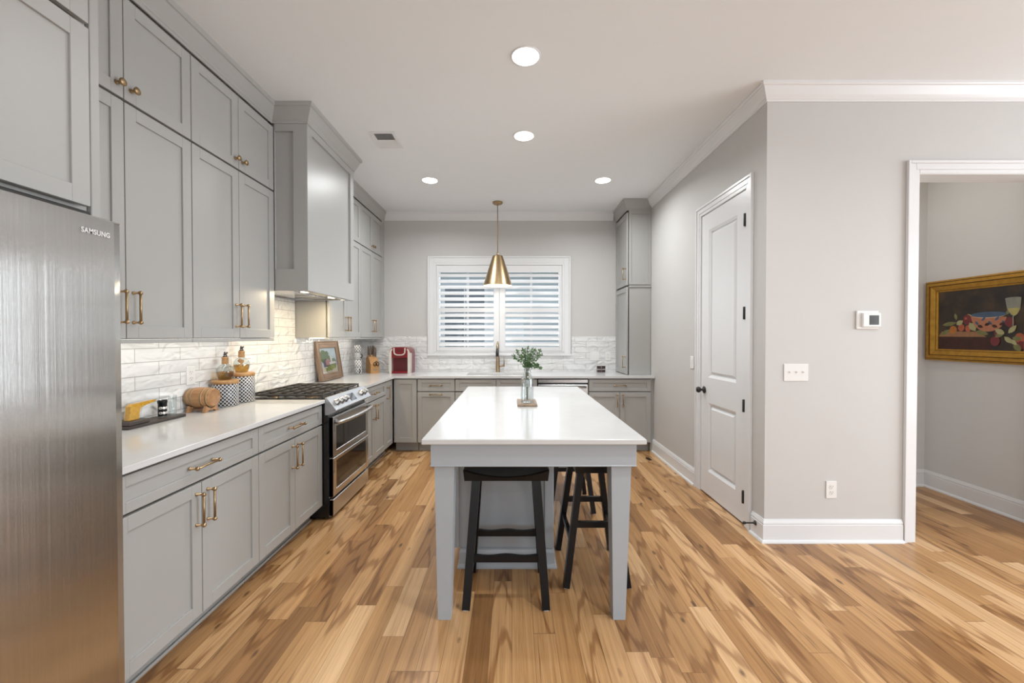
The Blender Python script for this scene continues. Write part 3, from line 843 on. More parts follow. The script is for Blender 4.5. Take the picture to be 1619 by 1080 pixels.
# ------------------------------------------------------------------ range hood
HB, HY0, HY1, HXF = 1.718, 2.985, 3.853, -1.4785
hd = thing('range_hood', ((XL+HXF)/2, (HY0+HY1)/2, HB), 'grey panelled box hood over the range reaching the ceiling', 'range hood')
hm = M['cab']
m = MB(); m.box(XL+.001, HXF-.020, HY0+.021, HY1-.001, HB+.03, 3.045)
m.build('hood_body', hm, hd)
FH = frame((HXF, HY0, 0), (0, 1, 0), (1, 0, 0)); HW = HY1-HY0
m = MB(FH)
m.box(0, .075, -.02, 0, HB, 3.04); m.box(HW-.075, HW, -.02, 0, HB, 3.04); m.box(.075, HW-.075, -.02, 0, HB, 1.868); m.box(.075, HW-.075, -.02, 0, 2.868, 3.04); m.box(.073, HW-.073, -.0198, -.0165, 1.866, 2.87)
m.build('front_panel', hm, hd)
FSd = frame((XU+.002, HY0, 0), (1, 0, 0), (0, -1, 0)); SW = HXF-.0205-(XU+.002)
m = MB(FSd)
m.box(.0, .0015, -.02, 0, HB, 3.04); m.box(SW-.082, SW, -.02, 0, HB, 3.04); m.box(.0015, SW-.082, -.02, 0, HB, 1.875); m.box(.0015, SW-.082, -.02, 0, 2.868, 3.04); m.box(.001, SW-.08, -.02, -.0165, 1.874, 2.87)
m.build('side_panel', hm, hd)
m = MB()
m.box(XL+.010, HXF-.022, HY0+.022, HY0+.06, HB+.0, HB+.028); m.box(XL+.010, HXF-.022, HY1-.06, HY1-.002, HB, HB+.028)
m.box(XL+.010, XL+.05, HY0+.06, HY1-.06, HB, HB+.028); m.box(HXF-.062, HXF-.022, HY0+.06, HY1-.06, HB, HB+.028)
m.box(XL+.05, HXF-.062, HY0+.06, HY1-.06, HB+.016, HB+.028)
hl = m.build('hood_liner', M['steelp'], hd)
m = MB()
for a in (HY0+.09, HY0+.32, HY0+.55):
    m.box(XL+.10, HXF-.20, a, a+.21, HB+.008, HB+.0155, .003)
m.build('grease_filter', M['chrome'], hl)
for a in (HY0+.20, HY1-.20):
    m = MB(); m.lathe([(.028, HB+.006), (.028, HB+.0155)], (HXF-.125, a, 0), 'z', 16); m.build('hood_lamp', M['hoodlamp'], hd)
    area('hood_light', (HXF-.125, a, HB+.002), (0, 0, 0), .05, .05, 7, (1, .80, .50), hd, shape='DISK')

# under-cabinet LED strips
def led(y0, y1, label, pw):
    o = thing('led_strip', (-1.93, (y0+y1)/2, 1.364), label, 'light strip', 'under cabinet light strips')
    m = MB(); m.box(-1.945, -1.915, y0, y1, 1.365, 1.3715); m.build('diffuser', M['led'], o)
    area('led_light', (-1.93, (y0+y1)/2, 1.3635), (0, 0, PI/2), y1-y0, .02, pw, (1, .93, .82), o)
led(1.5, 2.9, 'long light strip under the wall cabinets near the refrigerator', 1.4)
led(3.95, 5.2, 'light strip under the wall cabinets beyond the range', 1.2)

# ------------------------------------------------------------------ refrigerator
fr = thing('refrigerator', (-1.67, .915, 0), 'brushed stainless refrigerator at the left edge of the picture', 'refrigerator')
m = MB(); m.box(-2.02, -1.375, .475, 1.378, .02, 1.735, .004); m.build('body', M['slot'], fr)
def fridge_door(y0, y1, z0, z1):
    # slightly bowed front
    m = MB(); n = 14; poly = []
    for k in range(n+1):
        t = k/n; y = y0+(y1-y0)*t
        e = min(t, 1-t)*(y1-y0); rnd = .012*max(0, 1-e/.012)**2
        poly.append((-1.305 + .006*math.sin(PI*t) - rnd, y))
    poly = poly + [(-1.370, y1), (-1.370, y0)]
    m.prism(poly, z0, z1, 'z', 0, False)
    return m
m = MB(); m.box(-1.99, -1.405, .48, 1.376, 1.7355, 1.7995, .003); m.build('gap_shade_block', M['blackmetal'], fr)  # black block standing in for the shade in the gap above the refrigerator
d1 = fridge_door(.465, .913, .05, 1.757).build('door', M['fridge'], fr)
d2 = fridge_door(.917, 1.384, .05, 1.757).build('door', M['fridge'], fr)
m = MB(); m.box(-1.372, -1.31, 0.47, 1.380, 1.757, 1.7625, .002); m.build('top_trim', M['steelp'], d2)
cu = bpy.data.curves.new('lettering', 'FONT'); cu.body = 'SAMSUNG'; cu.size = .022; cu.extrude = .0004; cu.offset = .0004; cu.space_character = 1.08
to = bpy.data.objects.new('lettering', cu); COL.objects.link(to)
bpy.context.view_layer.update()
me = bpy.data.meshes.new_from_object(to.evaluated_get(bpy.context.evaluated_depsgraph_get()))
bpy.data.objects.remove(to)
xs = [v.co.x for v in me.vertices]; sxx = .088/(max(xs)-min(xs))
for v in me.vertices:
    x, y, z = v.co; v.co = Vector((-1.2982+z, 1.243+(x-min(xs))*sxx, 1.702+y)) - world_of(d2)
me.materials.append(M['trim'])
lo = bpy.data.objects.new('lettering', me); COL.objects.link(lo); lo.parent = d2

# ------------------------------------------------------------------ range
RY0, RY1 = 3.078, 3.832
rg = thing('range', (-1.7, (RY0+RY1)/2, 0), 'stainless slide-in gas range with double ovens on the left wall', 'range')
m = MB(); m.box(-2.03, -1.376, RY0, RY1, .02, .905); m.box(-2.03, -1.40, RY0-.008, RY1+.008, .914, .917)
m.box(-2.0, -1.42, RY0+.03, RY1-.03, .0005, .02)
m.build('body', M['blackenamel'], rg)
m = MB(); m.box(-2.02, -1.40, RY0+.006, RY1-.006, .9172, .921, .001); ck = m.build('cooktop', M['darksteel'], rg)
m = MB(); m.prism([(-1.402, .924), (-1.388, .924), (-1.318, .832), (-1.318, .822), (-1.376, .795), (-1.402, .795)], RY0-.004, RY1+.004, 'y'); cp = m.build('control_panel', M['panelsteel'], rg)
nrm = Vector((.092, 0, .070)).normalized(); 
def on_panel(t, y): return Vector((-1.388+.070*t, y, .924-.092*t))
for y in (RY0+.085, RY0+.165, RY0+.245, RY1-.165, RY1-.085):
    p = on_panel(.50, y); m = MB()
    m.tube([p, p+nrm*.006, p+nrm*.0061, p+nrm*.034, p+nrm*.038], [.027, .027, .021, .019, .016], 18); m.build('knob', M['knobsteel'], cp)
m = MB(); p0 = on_panel(.22, 0); p1 = on_panel(.80, 0)
y0, y1 = RY0+.33, RY0+.45
m.add([tuple(p0+Vector((0, y0, 0))+nrm*.002), tuple(p0+Vector((0, y1, 0))+nrm*.002), tuple(p1+Vector((0, y1, 0))+nrm*.002), tuple(p1+Vector((0, y0, 0))+nrm*.002),
       tuple(p0+Vector((0, y0, 0))), tuple(p0+Vector((0, y1, 0))), tuple(p1+Vector((0, y1, 0))), tuple(p1+Vector((0, y0, 0)))],
      [(0, 1, 2, 3), (4, 5, 6, 7), (0, 1, 5, 4), (1, 2, 6, 5), (2, 3, 7, 6), (3, 0, 4, 7)])
m.build('display', M['glassblack'], cp)
def oven(z0, z1, w0, w1):
    m = MB()
    a, b, xf, xb = RY0+.003, RY1-.003, -1.343, -1.3755
    m.box(xb, xf, a, a+.055, z0, z1, .003); m.box(xb, xf, b-.055, b, z0, z1, .003); m.box(xb, xf, a+.055, b-.055, z0, w0, .003); m.box(xb, xf, a+.055, b-.055, w1, z1, .003)
    d = m.build('oven_door', M['steel'], rg)
    m = MB(); m.box(xb, xf-.003, a+.053, b-.053, w0-.002, w1+.002); m.build('oven_window', M['glassblack'], d)
    m = MB()
    for k in range(7): m.box(xf-.002, xf+.0006, a+.012, a+.026, z1-.035-k*.013, z1-.028-k*.013)
    m.build('vent_slots', M['slot'], d)
    return d
od = oven(.473, .778, .519, .700)
ol = oven(.173, .467, .225, .437)
m = MB(); pts = []
for k in range(17):
    t = k/16; pts.append((-1.300+.028*math.sin(PI*t)**.7, RY0+.035+(RY1-RY0-.07)*t, .738))
m.tube([(-1.345, RY0+.035, .738)]+pts+[(-1.345, RY1-.035, .738)], .0155, 12); m.build('handle', M['steel'], od)
m = MB(); m.box(-1.3755, -1.343, RY0+.003, RY1-.003, .03, .155, .004); m.build('storage_drawer', M['steel'], rg)
for k in range(3):
    a = RY0+.012+k*.2435; b = a+.240
    m = MB(); z = .950; t = .011
    for y in (a+t/2, b-t/2): m.box(-1.995, -1.425, y-t/2, y+t/2, z-.014, z, .002)
    for x in (-1.99, -1.43): m.box(x-t/2, x+t/2, a+t, b-t, z-.014, z, .002)
    for x in (-1.90, -1.80, -1.71, -1.62, -1.52): m.box(x-t/2, x+t/2, a+t, b-t, z-.012, z+.001, .002)
    m.box(-1.985, -1.435, (a+b)/2-t/2, (a+b)/2+t/2, z-.012, z+.001, .002)
    for x in (-1.99, -1.43, -1.71):
        for y in (a+t/2, b-t/2): m.box(x-t/2, x+t/2, y-t/2, y+t/2, .921, z-.012)
    m.build('grate', M['iron'], rg)
for x, y, r in ((-1.86, RY0+.13, .04), (-1.56, RY0+.13, .048), (-1.71, RY0+.377, .045), (-1.86, RY1-.13, .04), (-1.56, RY1-.13, .052)):
    m = MB(); m.lathe([(r*1.15, .921), (r*1.1, .929), (r*.9, .930), (r*.88, .936), (r*.6, .937)], (x, y, 0), 'z', 20); m.build('burner', M['champ'], rg)

# ------------------------------------------------------------------ island
IX0, IX1, IY0, IY1, IZ = -.432, .642, 1.95, 4.02, .895
il = thing('kitchen_island', (.1, 3.0, 0), 'pale grey kitchen island with a white top in the middle of the room', 'island')
im = M['island']
m = MB(); m.box(IX0, IX1, IY0, IY1, IZ-.026, IZ, .0035); m.build('island_top', M['quartz'], il)
AX0, AX1, AY0 = -.393, .600, 1.974
m = MB()
m.box(AX0, AX1, AY0, AY0+.022, .762, IZ-.0265, .002); m.box(AX1-.022, AX1, AY0+.022, 3.97, .762, IZ-.0265, .002); m.box(AX0, AX0+.022, AY0+.022, 2.44, .762, IZ-.0265, .002)
m.box(AX0-.002, AX1+.002, AY0-.003, AY0+.024, .757, .7645, .002)
m.build('apron', im, il)
for (a0, a1, b0, b1) in ((-.377, -.281, -.362, -.299), (.483, .580, .494, .554)):
    m = MB(); y = 1.9905
    ta, tb = (a0, a1), (b0, b1)
    vs = [(tb[0], y, 0.0005), (tb[1], y, .0005), (tb[1], y+.063, .0005), (tb[0], y+.063, .0005), (ta[0], y-.0, .7565), (ta[1], y, .7565), (ta[1], y+.096, .7565), (ta[0], y+.096, .7565)]
    m.add(vs, [(0, 1, 2, 3), (4, 5, 6, 7), (0, 1, 5, 4), (1, 2, 6, 5), (2, 3, 7, 6), (3, 0, 4, 7)])
    m.build('leg', im, il)
m = MB()
m.box(-.30, .235, 2.462, 3.97, .0005, IZ-.027); m.box(-.374, -.3005, 2.47, 3.96, .112, IZ-.027)
m.box(-.374, -.32, 2.4605, 2.47, .112, IZ-.027)
m.box(.195, .250, 2.448, 2.50, .116, IZ-.027, .003); 
m.build('island_body', im, il)
m = MB(); bp = [(0, .0005), (.028, .0005), (.028, .010), (.020, .022), (.016, .026), (.016, .092), (.010, .108), (0, .114)]
m.sweep([(-.30, 2.60), (-.30, 2.458), (.240, 2.458), (.240, 3.97)], bp)
m.build('island_baseboard', im, il)

# bar stools
def make_stool():
    t = thing('bar_stool', (0, 0, 0), '', 'stool')
    Ls, Ds, z0, zt = .445, .25, .637, .692
    m = MB(); nx, ny = 20, 8; top = []; vs = []; fs = []
    for i in range(nx+1):
        u = -1+2*i/nx
        for j in range(ny+1):
            v = -1+2*j/ny
            z = zt-.036*(1-u*u)-.010*(1-abs(u)**3)*(1-v*v)*.6
            vs.append((u*Ls/2, v*Ds/2, z))
    K = (nx+1)*(ny+1)
    for i in range(nx+1):
        u = -1+2*i/nx
        for j in range(ny+1):
            v = -1+2*j/ny
            vs.append((u*(Ls/2-.006), v*(Ds/2-.006), z0))
    def id_(i, j, b=0): return b*K+i*(ny+1)+j
    ft = [(id_(i, j), id_(i+1, j), id_(i+1, j+1), id_(i, j+1)) for i in range(nx) for j in range(ny)]
    fb = [(id_(i, j, 1), id_(i, j+1, 1), id_(i+1, j+1, 1), id_(i+1, j, 1)) for i in range(nx) for j in range(ny)]
    sd = []
    for i in range(nx): sd += [(id_(i, 0), id_(i+1, 0), id_(i+1, 0, 1), id_(i, 0, 1)), (id_(i, ny), id_(i+1, ny), id_(i+1, ny, 1), id_(i, ny, 1))]
    for j in range(ny): sd += [(id_(0, j), id_(0, j+1), id_(0, j+1, 1), id_(0, j, 1)), (id_(nx, j), id_(nx, j+1), id_(nx, j+1, 1), id_(nx, j, 1))]
    m.add(vs, ft, 0, True); m.add(vs, fb); m.add(vs, sd)
    m.build('seat', M['black'], t)
    def legp(sx, sy, z):
        k = (z0-z)/z0
        return Vector((sx*(.158+.045*k), sy*(.085+.085*k), z))
    for sx in (-1, 1):
        for sy in (-1, 1):
            m = MB(); m.bar(legp(sx, sy, z0+.0), legp(sx, sy, .004), .044, .036, .040, .034); lg = m.build('leg', M['black'], t)
            m = MB(); p = legp(sx, sy, .002); m.box(p.x-.012, p.x+.012, p.y-.012, p.y+.012, .0002, .0055); m.build('glide', M['plate'], lg)
    for sy in (-1, 1):
        m = MB(); a = legp(-1, sy, .245); b = legp(1, sy, .245); pts = []
        n = 12
        vs = []; fs = []
        for k in range(n+1):
            q = a+(b-a)*(k/n); w = .004*math.cos(k/n*4*PI)
            vs += [(q.x, q.y-.010, .228), (q.x, q.y+.010, .228), (q.x, q.y+.010, .262+w), (q.x, q.y-.010, .262+w)]
        for k in range(n):
            for e in range(4): fs.append((k*4+e, k*4+(e+1) % 4, k*4+4+(e+1) % 4, k*4+4+e))
        fs += [(0, 1, 2, 3), (n*4, n*4+1, n*4+2, n*4+3)]
        m.add(vs, fs); m.build('stretcher', M['black'], t)
    for sx in (-1, 1):
        for z in (.34,):
            m = MB(); m.bar(legp(sx, -1, z), legp(sx, 1, z), .020, .032, ref=(0, 0, 1)); m.build('stretcher', M['black'], t)
    return t
st = make_stool()
GS = 'black saddle seat bar stools'
for k, (x, y, r, lb) in enumerate(((-.030, 2.237, 0, 'black saddle bar stool between the front island legs, facing the camera'),
                     (.468, 2.455, PI/2, 'black saddle bar stool on the right of the island, just behind the front right leg'),
                     (.468, 3.40, PI/2, 'black saddle bar stool farthest back on the right side of the island'))):
    o = st if k == 0 else copy_tree(st)
    o.location = (x, y, 0); o.rotation_euler = (0, 0, r); o['label'] = lb; o['group'] = GS

# vase with greenery on a wooden coaster
tag((lambda m: (m.box(.038, .178, 2.858, 3.115, IZ+.0005, IZ+.016, .003), m.build('coaster', M['tray'], None, (.108, 2.98, IZ)))[1])(MB()), 'flat wooden coaster under the glass vase on the island', 'coaster')
vz = IZ+.0165; vc = (.109, 2.95)
va = thing('vase', (vc[0], vc[1], vz), 'clear glass bottle vase holding green sprigs on the island', 'vase')
m = MB()
prof = [(.030, 0), (.044, .001), (.0465, .006), (.0465, .165), (.042, .182), (.030, .200), (.024, .212), (.023, .245), (.027, .250), (.027, .256), (.021, .254), (.020, .214), (.026, .198), (.038, .180), (.0425, .163), (.0425, .012), (.030, .008), (.001, .010)]
m.lathe([(r, vz+z) for r, z in prof], (vc[0], vc[1], 0), 'z', 28); m.build('bottle', M['vase'], va)
sp = thing('sprigs', (vc[0], vc[1], vz+.015), 'bunch of small leaved green sprigs standing in the glass vase', 'sprig')
ms = MB(); ml = MB()
rnd = random.Random(3)
tips = [(-.10, 0, .335), (-.07, .03, .37), (-.03, -.03, .375), (0, .02, .39), (.03, -.02, .38), (.06, .02, .375), (.095, 0, .37), (.10, -.02, .345), (-.05, -.04, .335), (.04, .04, .34), (.09, -.02, .245), (.075, .02, .265), (-.02, 0, .36), (.015, -.035, .345)]
for tx, ty, tz in tips:
    p = smooth_curve([(vc[0]+tx*.05, vc[1]+ty*.05, vz+.02), (vc[0]+tx*.1, vc[1]+ty*.1, vz+.19), (vc[0]+tx*.18, vc[1]+ty*.2, vz+.255), (vc[0]+tx*.7, vc[1]+ty*.7, vz+.255+(tz-.255)*.62), (vc[0]+tx, vc[1]+ty, vz+tz)], 6)
    ms.tube(p, .0013, 5)
    for q in p[12:]:
        for e in range(4):
            d = Vector((rnd.uniform(-1, 1), rnd.uniform(-1, 1), rnd.uniform(-.3, 1))).normalized()
            c0 = Vector(q)+d*.003; ln = rnd.uniform(.014, .024); sd_ = d.cross(Vector((rnd.uniform(-1, 1), rnd.uniform(-1, 1), rnd.uniform(-1, 1)))).normalized()
            w = ln*.28; nn = d.cross(sd_)*.002
            ml.add([tuple(c0), tuple(c0+d*ln*.5+sd_*w+nn), tuple(c0+d*ln), tuple(c0+d*ln*.5-sd_*w+nn)], [(0, 1, 2, 3)])
ms.build('stems', M['stem'], sp); ml.build('leaves', M['leaf'], sp)

# ------------------------------------------------------------------ lamps
def recessed(x, y, lb, pw):
    o = thing('recessed_light', (x, y, ZC), lb, 'ceiling light', 'recessed ceiling lights')
    m = MB(); m.lathe([(.080, ZC-.001), (.090, ZC-.001), (.090, ZC-.003), (.085, ZC-.006), (.080, ZC-.005)], (x, y, 0), 'z', 32, capped=False); m.build('trim_ring', M['trim'], o)
    m = MB(); m.lathe([(.080, ZC-.002), (.080, ZC-.0055), (.0005, ZC-.0055)], (x, y, 0), 'z', 32); m.build('lens', M['lamp'], o)
    area('ceiling_lamp', (x, y, ZC-.012), (0, 0, 0), .14, .14, pw, (.96, .99, 1.0), o, shape='DISK', spread=math.radians(158))
LP = 27
recessed(.081, 2.462, 'round recessed ceiling light nearest the camera, above the island', LP*.6)
recessed(.099, 3.43, 'round recessed ceiling light second from the camera in the centre line', LP*.6)
recessed(-.875, 4.40, 'round recessed ceiling light at the back left near the hood', LP)
recessed(.968, 4.40, 'round recessed ceiling light at the back right near the tower cabinet', LP)
for x, y in ((.97, 1.2), (3.2, .4), (.08, -2.2)):  # unseen ceiling lights added to brighten the near cabinets and floor
    recessed(x, y, 'round recessed ceiling light added out of view to brighten the room', LP)
area('hall_fill', (3.0, 3.36, ZC-.02), (0, 0, 0), .15, .15, 9, (1, .95, .88), shape='DISK')  # unseen fill light added to brighten the hall

px, py = -.178, 5.12
pd = thing('pendant_lamp', (px, py, 1.99), 'brass cone pendant lamp hanging over the sink', 'lamp')
m = MB(); m.lathe([(.062, ZC-.0005), (.062, ZC-.012), (.055, ZC-.022), (.012, ZC-.026), (.010, ZC-.045)], (px, py, 0), 'z', 28); m.build('canopy', M['brass'], pd)
m = MB(); m.tube([(px, py, ZC-.03), (px, py, 2.40)], .0055, 10); m.lathe([(.009, 2.385), (.011, 2.39), (.011, 2.42), (.006, 2.43)], (px, py, 0)); m.build('rod', M['brass'], pd)
m = MB()
m.lathe([(.012, 2.392), (.060, 2.386), (.064, 2.378), (.182, 2.020), (.184, 2.014), (.181, 2.014), (.061, 2.374), (.010, 2.380)], (px, py, 0), 'z', 40)
m.build('lamp_shade', M['brass'], pd)
m = MB(); m.lathe([(.1785, 2.0165), (.060, 2.372), (.0005, 2.374)], (px, py, 0), 'z', 40, capped=False); m.build('shade_lining', M['trim'], pd)
m = MB(); m.ball((px, py, 2.13), .04, 14); m.lathe([(.018, 2.16), (.02, 2.37)], (px, py, 0)); m.build('bulb', M['lamp'], pd)
l = bpy.data.lights.new('pendant_light', 'POINT'); l.energy = 6; l.color = (1, .92, .8); l.shadow_soft_size = .04
lo_ = bpy.data.objects.new('pendant_light', l); COL.objects.link(lo_); lo_.parent = pd; lo_.location = (0, 0, .07)

# ceiling vent
FV = frame((-1.165, 3.36, ZC), (1, 0, 0), (0, 1, 0))
vt = thing('ceiling_vent', (-1.06, 3.5, ZC), 'white louvred air vent in the ceiling near the hood', 'vent')
m = MB(FV); m.box(0, .21, 0, .028, -.006, -.0005, .002); m.box(0, .21, .262, .29, -.006, -.0005, .002); m.box(0, .03, .028, .262, -.006, -.0005, .002); m.box(.18, .21, .028, .262, -.006, -.0005, .002); m.box(.03, .18, .138, .15, -.006, -.0005, .002)
m.build('vent_frame', M['trim'], vt)
m = MB(FV); m.box(.03, .18, .028, .262, -.0015, -.0005); m.build('backing', M['slot'], vt)
m = MB(FV)
for k in range(9): 
    y = .032+k*.012; m.prism([(y, -.006), (y+.002, -.006), (y+.007, -.002), (y+.005, -.002)], .03, .18, 'x')
for k in range(9):
    y = .155+k*.012; m.prism([(y+.005, -.006), (y+.011, -.006), (y+.006, -.002), (y+.0, -.002)], .03, .18, 'x')
m.build('slats', M['trim'], vt)

# ------------------------------------------------------------------ wall plates
def plate(F, kind, label, n=1):
    w = .072+.046*(n-1); h = .117
    p = F @ Vector((0, 0, 0))
    nm = 'outlet' if kind == 'outlet' else 'light_switch'
    o = thing(nm, p, label, 'outlet' if kind == 'outlet' else 'light switch', None)
    m = MB(F); m.box(-w/2, w/2, .0003, .006, -h/2, h/2, .003); m.build('cover_plate', M['plate'], o)
    for k in range(n):
        u = (k-(n-1)/2)*.046
        if kind == 'outlet':
            for v in (-.0195, .0195):
                m = MB(F); m.lathe([(.0165, .006), (.0160, .0078)], (u, 0, v), 'y', 20)
                m.build('socket', M['plate'], o)
                m = MB(F)
                m.box(u-.0085, u-.0060, .0078, .0082, v, v+.009); m.box(u+.0060, u+.0085, .0078, .0082, v, v+.008); m.lathe([(.0028, .0078), (.0028, .0082)], (u, 0, v-.007), 'y', 10)
                m.build('slots', M['slot'], o)
        elif kind == 'toggle':
            m = MB(F); m.box(u-.005, u+.005, .006, .0075, -.0115, .0115); m.prism([(.006, -.004), (.017, .004), (.017, .009), (.006, .006)], u-.0035, u+.0035, 'x'); m.build('toggle', M['plate'], o)
        else:
            m = MB(F); m.box(u-.0165, u+.0165, .006, .0085, -.033, .033, .002); m.build('rocker', M['plate'], o)
    return o
k = YR/FPX
FP = lambda x, z: frame((x, YR, z), (1, 0, 0), (0, -1, 0))
plate(FP((1258.5-809.5)*k, EYE-(589-532)*k), 'toggle', 'white triple toggle light switch on the wall left of the cased opening', 3)
plate(FP((1316-809.5)*k, EYE-(775-532)*k), 'outlet', 'white duplex outlet low on the wall above the baseboard')
plate(frame((XL+.008, 2.60, 1.137), (0, 1, 0), (1, 0, 0)), 'outlet', 'white duplex outlet on the tile behind the little barrel')
plate(frame((XR, 3.87, 1.14), (0, -1, 0), (-1, 0, 0)), 'rocker', 'white light switch just left of the pantry door')
plate(frame((1.115, YB-.0085, 1.118), (1, 0, 0), (0, -1, 0)), 'rocker', 'white double switch on the back tile left of the tower cabinet', 2)
plate(frame((1.295, YB-.0085, 1.118), (1, 0, 0), (0, -1, 0)), 'outlet', 'white outlet on the back tile closest to the tower cabinet')
# thermostat
tx, tz = (1369.5-809.5)*k, EYE+(532-506)*k
th = thing('thermostat', (tx, YR, tz), 'white wall thermostat with dark screen beside the cased opening', 'thermostat')
F = FP(tx, tz)
m = MB(F); m.box(-.074, .074, .0003, .012, -.062, .062, .004); m.build('back_plate', M['plate'], th)
m = MB(F); m.box(-.046, .074, .012, .030, -.048, .046, .004); bd = m.build('housing', M['plate'], th)
m = MB(F); m.box(-.006, .058, .030, .0306, -.033, .030); m.build('screen', M['screen'], bd)
# door stop
tag((lambda m: (m.lathe([(.017, 0), (.016, .004), (.007, .012), (.0055, .03), (.0055, .066), (.010, .070), (.010, .082), (.006, .085)], (0, 0, 0), 'x', 14), m)[1].build('door_stop', M['blackmetal'], None, None))(MB(frame((XR-.0165, 2.83, .095), (-1, 0, 0), (0, 1, 0)))), 'black door stop on the baseboard at the wall corner', 'door stop')

# ------------------------------------------------------------------ painting in the hall
pt = thing('painting', (HX, 3.33, 1.17), 'gilt framed still life painting of bowl, fruit and wine glass on the hall wall', 'painting')
PU0, PU1, PZ0, PZ1 = 0, .82, 1.172, 1.878       # u runs towards the camera
FPa = frame((HX-.001, 3.775, 0), (0, -1, 0), (-1, 0, 0))
m = MB(FPa)
def framering(mb, a0, b0, w0, w1, mi=0):     # inset a0..b0 from the outside, depth w0 at a0 to w1 at b0
    def R(i): return [(PU0+i, PZ0+i), (PU1-i, PZ0+i), (PU1-i, PZ1-i), (PU0+i, PZ1-i)]
    A, B = R(a0), R(b0)
    vs = [(x, w0, z) for x, z in A]+[(x, w1, z) for x, z in B]+[(x, 0, z) for x, z in A]+[(x, 0, z) for x, z in B]
    fs = []
    for q in range(4):
        r = (q+1) % 4
        fs += [(q, r, 4+r, 4+q), (8+q, 8+r, 12+r, 12+q), (q, r, 8+r, 8+q), (4+q, 4+r, 12+r, 12+q)]
    mb.add(vs, fs, mi)
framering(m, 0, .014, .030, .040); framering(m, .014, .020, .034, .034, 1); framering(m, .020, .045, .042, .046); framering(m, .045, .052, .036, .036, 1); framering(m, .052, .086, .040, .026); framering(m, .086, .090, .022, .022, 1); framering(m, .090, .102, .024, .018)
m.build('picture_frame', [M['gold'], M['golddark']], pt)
def paintbg():
    mm, nt, p = newmat('painted_background')
    co = objco(nt); f = noise(nt, 5, 4, .6, co)
    L(nt, ramp(nt, f, [(.3, (.012, .012, .016)), (.5, (.035, .024, .016)), (.72, (.085, .055, .03))]), p.inputs['Base Color']); p.inputs['Roughness'].default_value = .35
    return mm
M['paintbg'] = paintbg()
pm = [M['paintbg'], col('paint_table', (.30, .15, .07)), col('paint_tableside', (.045, .014, .010)), col('paint_bowl', (.42, .17, .09)), col('paint_bowlblue', (.06, .10, .16)), col('paint_bowlcream', (.55, .42, .26)),
      col('paint_plum', (.16, .025, .03)), col('paint_orange', (.42, .15, .03)), col('paint_peach', (.40, .10, .05)), col('paint_leaf', (.17, .17, .06)), col('paint_leafpale', (.36, .34, .17)), col('paint_glass', (.24, .24, .20)), col('paint_wine', (.42, .36, .12))]
m = MB(FPa)
c0, c1, d0, d1_ = .100, .720, PZ0+.100, PZ1-.100
def cu_(u): return c0+(c1-c0)*u
def cv_(v): return d0+(d1_-d0)*v
m.box(c0, c1, .002, .012, d0, d1_, 0, 0)
lay = [.0122]
def poly(pts, mi):
    lay[0] += .00012
    m.add([(cu_(u), lay[0], cv_(v)) for u, v in pts], [tuple(range(len(pts)))], mi)
def ell(u, v, ru, rv, mi, a0=0, a1=2*PI, n=22): poly([(u+ru*math.cos(a0+(a1-a0)*k_/n), v+rv*math.sin(a0+(a1-a0)*k_/n)) for k_ in range(n)], mi)
def lf(u, v, ang, ln, w, mi):
    ca, sa = math.cos(ang), math.sin(ang)
    poly([(u+ca*t*ln-sa*b*w, v+(sa*t*ln+ca*b*w)*1.2) for t, b in ((0, 0), (.25, .8), (.5, 1), (.75, .7), (1, 0), (.75, -.7), (.5, -1), (.25, -.8))], mi)
poly([(0, .0), (.66, .0), (.66, .21), (0, .22)], 2)
poly([(0, .22), (.60, .215), (.50, .30), (.05, .31)], 1)
for a in ((.03, .25, .5, .16, .03, 9), (.05, .42, .15, .2, .03, 9), (.44, .52, 2.4, .09, .02, 10), (.24, .5, 1.8, .1, .02, 9), (.80, .55, .9, .09, .02, 9)): lf(*a)
ell(.197, .335, .048, .068, 7); ell(.30, .37, .040, .062, 8); ell(.375, .50, .055, .082, 6); ell(.385, .355, .035, .058, 8)
ell(.355, .52, .015, .02, 8)
for a in ((.24, .42, .6, .1, .035, 10), (.40, .45, -1.0, .14, .042, 10), (.48, .31, -.3, .15, .035, 9)): lf(*a)
ell(.62, .56, .20, .26, 3, PI, 2*PI); ell(.62, .565, .19, .05, 5, PI, 2*PI); ell(.62, .57, .20, .045, 4)
for q in range(5): lf(.47+q*.075, .47, .9 if q % 2 else -.9, .07, .016, 4)
for q in range(4): lf(.50+q*.08, .40, .4 if q % 2 else -.4, .07, .02, 2)
ell(.85, .44, .05, .075, 6)
poly([(.80, .80), (.965, .80), (.955, .62), (.925, .55), (.895, .525), (.865, .55), (.825, .62)], 11); poly([(.826, .65), (.955, .65), (.925, .56), (.895, .535), (.865, .56)], 12); ell(.883, .80, .082, .016, 11)
poly([(.878, .53), (.892, .53), (.890, .37), (.880, .37)], 11)
ell(.735, .275, .048, .07, 6); ell(.70, .15, .052, .075, 6); ell(.955, .20, .05, .075, 8); ell(.965, .09, .04, .065, 6)
for a in ((.70, .21, .6, .13, .03, 9), (.80, .26, 2.6, .12, .035, 10), (.84, .27, .9, .13, .03, 10), (.80, .22, -.8, .12, .03, 10), (.88, .20, -.1, .1, .03, 9), (.90, .12, -1.0, .12, .035, 9), (.86, .18, -.8, .1, .025, 10)): lf(*a)
m.build('canvas', pm, pt)

# ------------------------------------------------------------------ things on the counters
CT = CT1+.0006
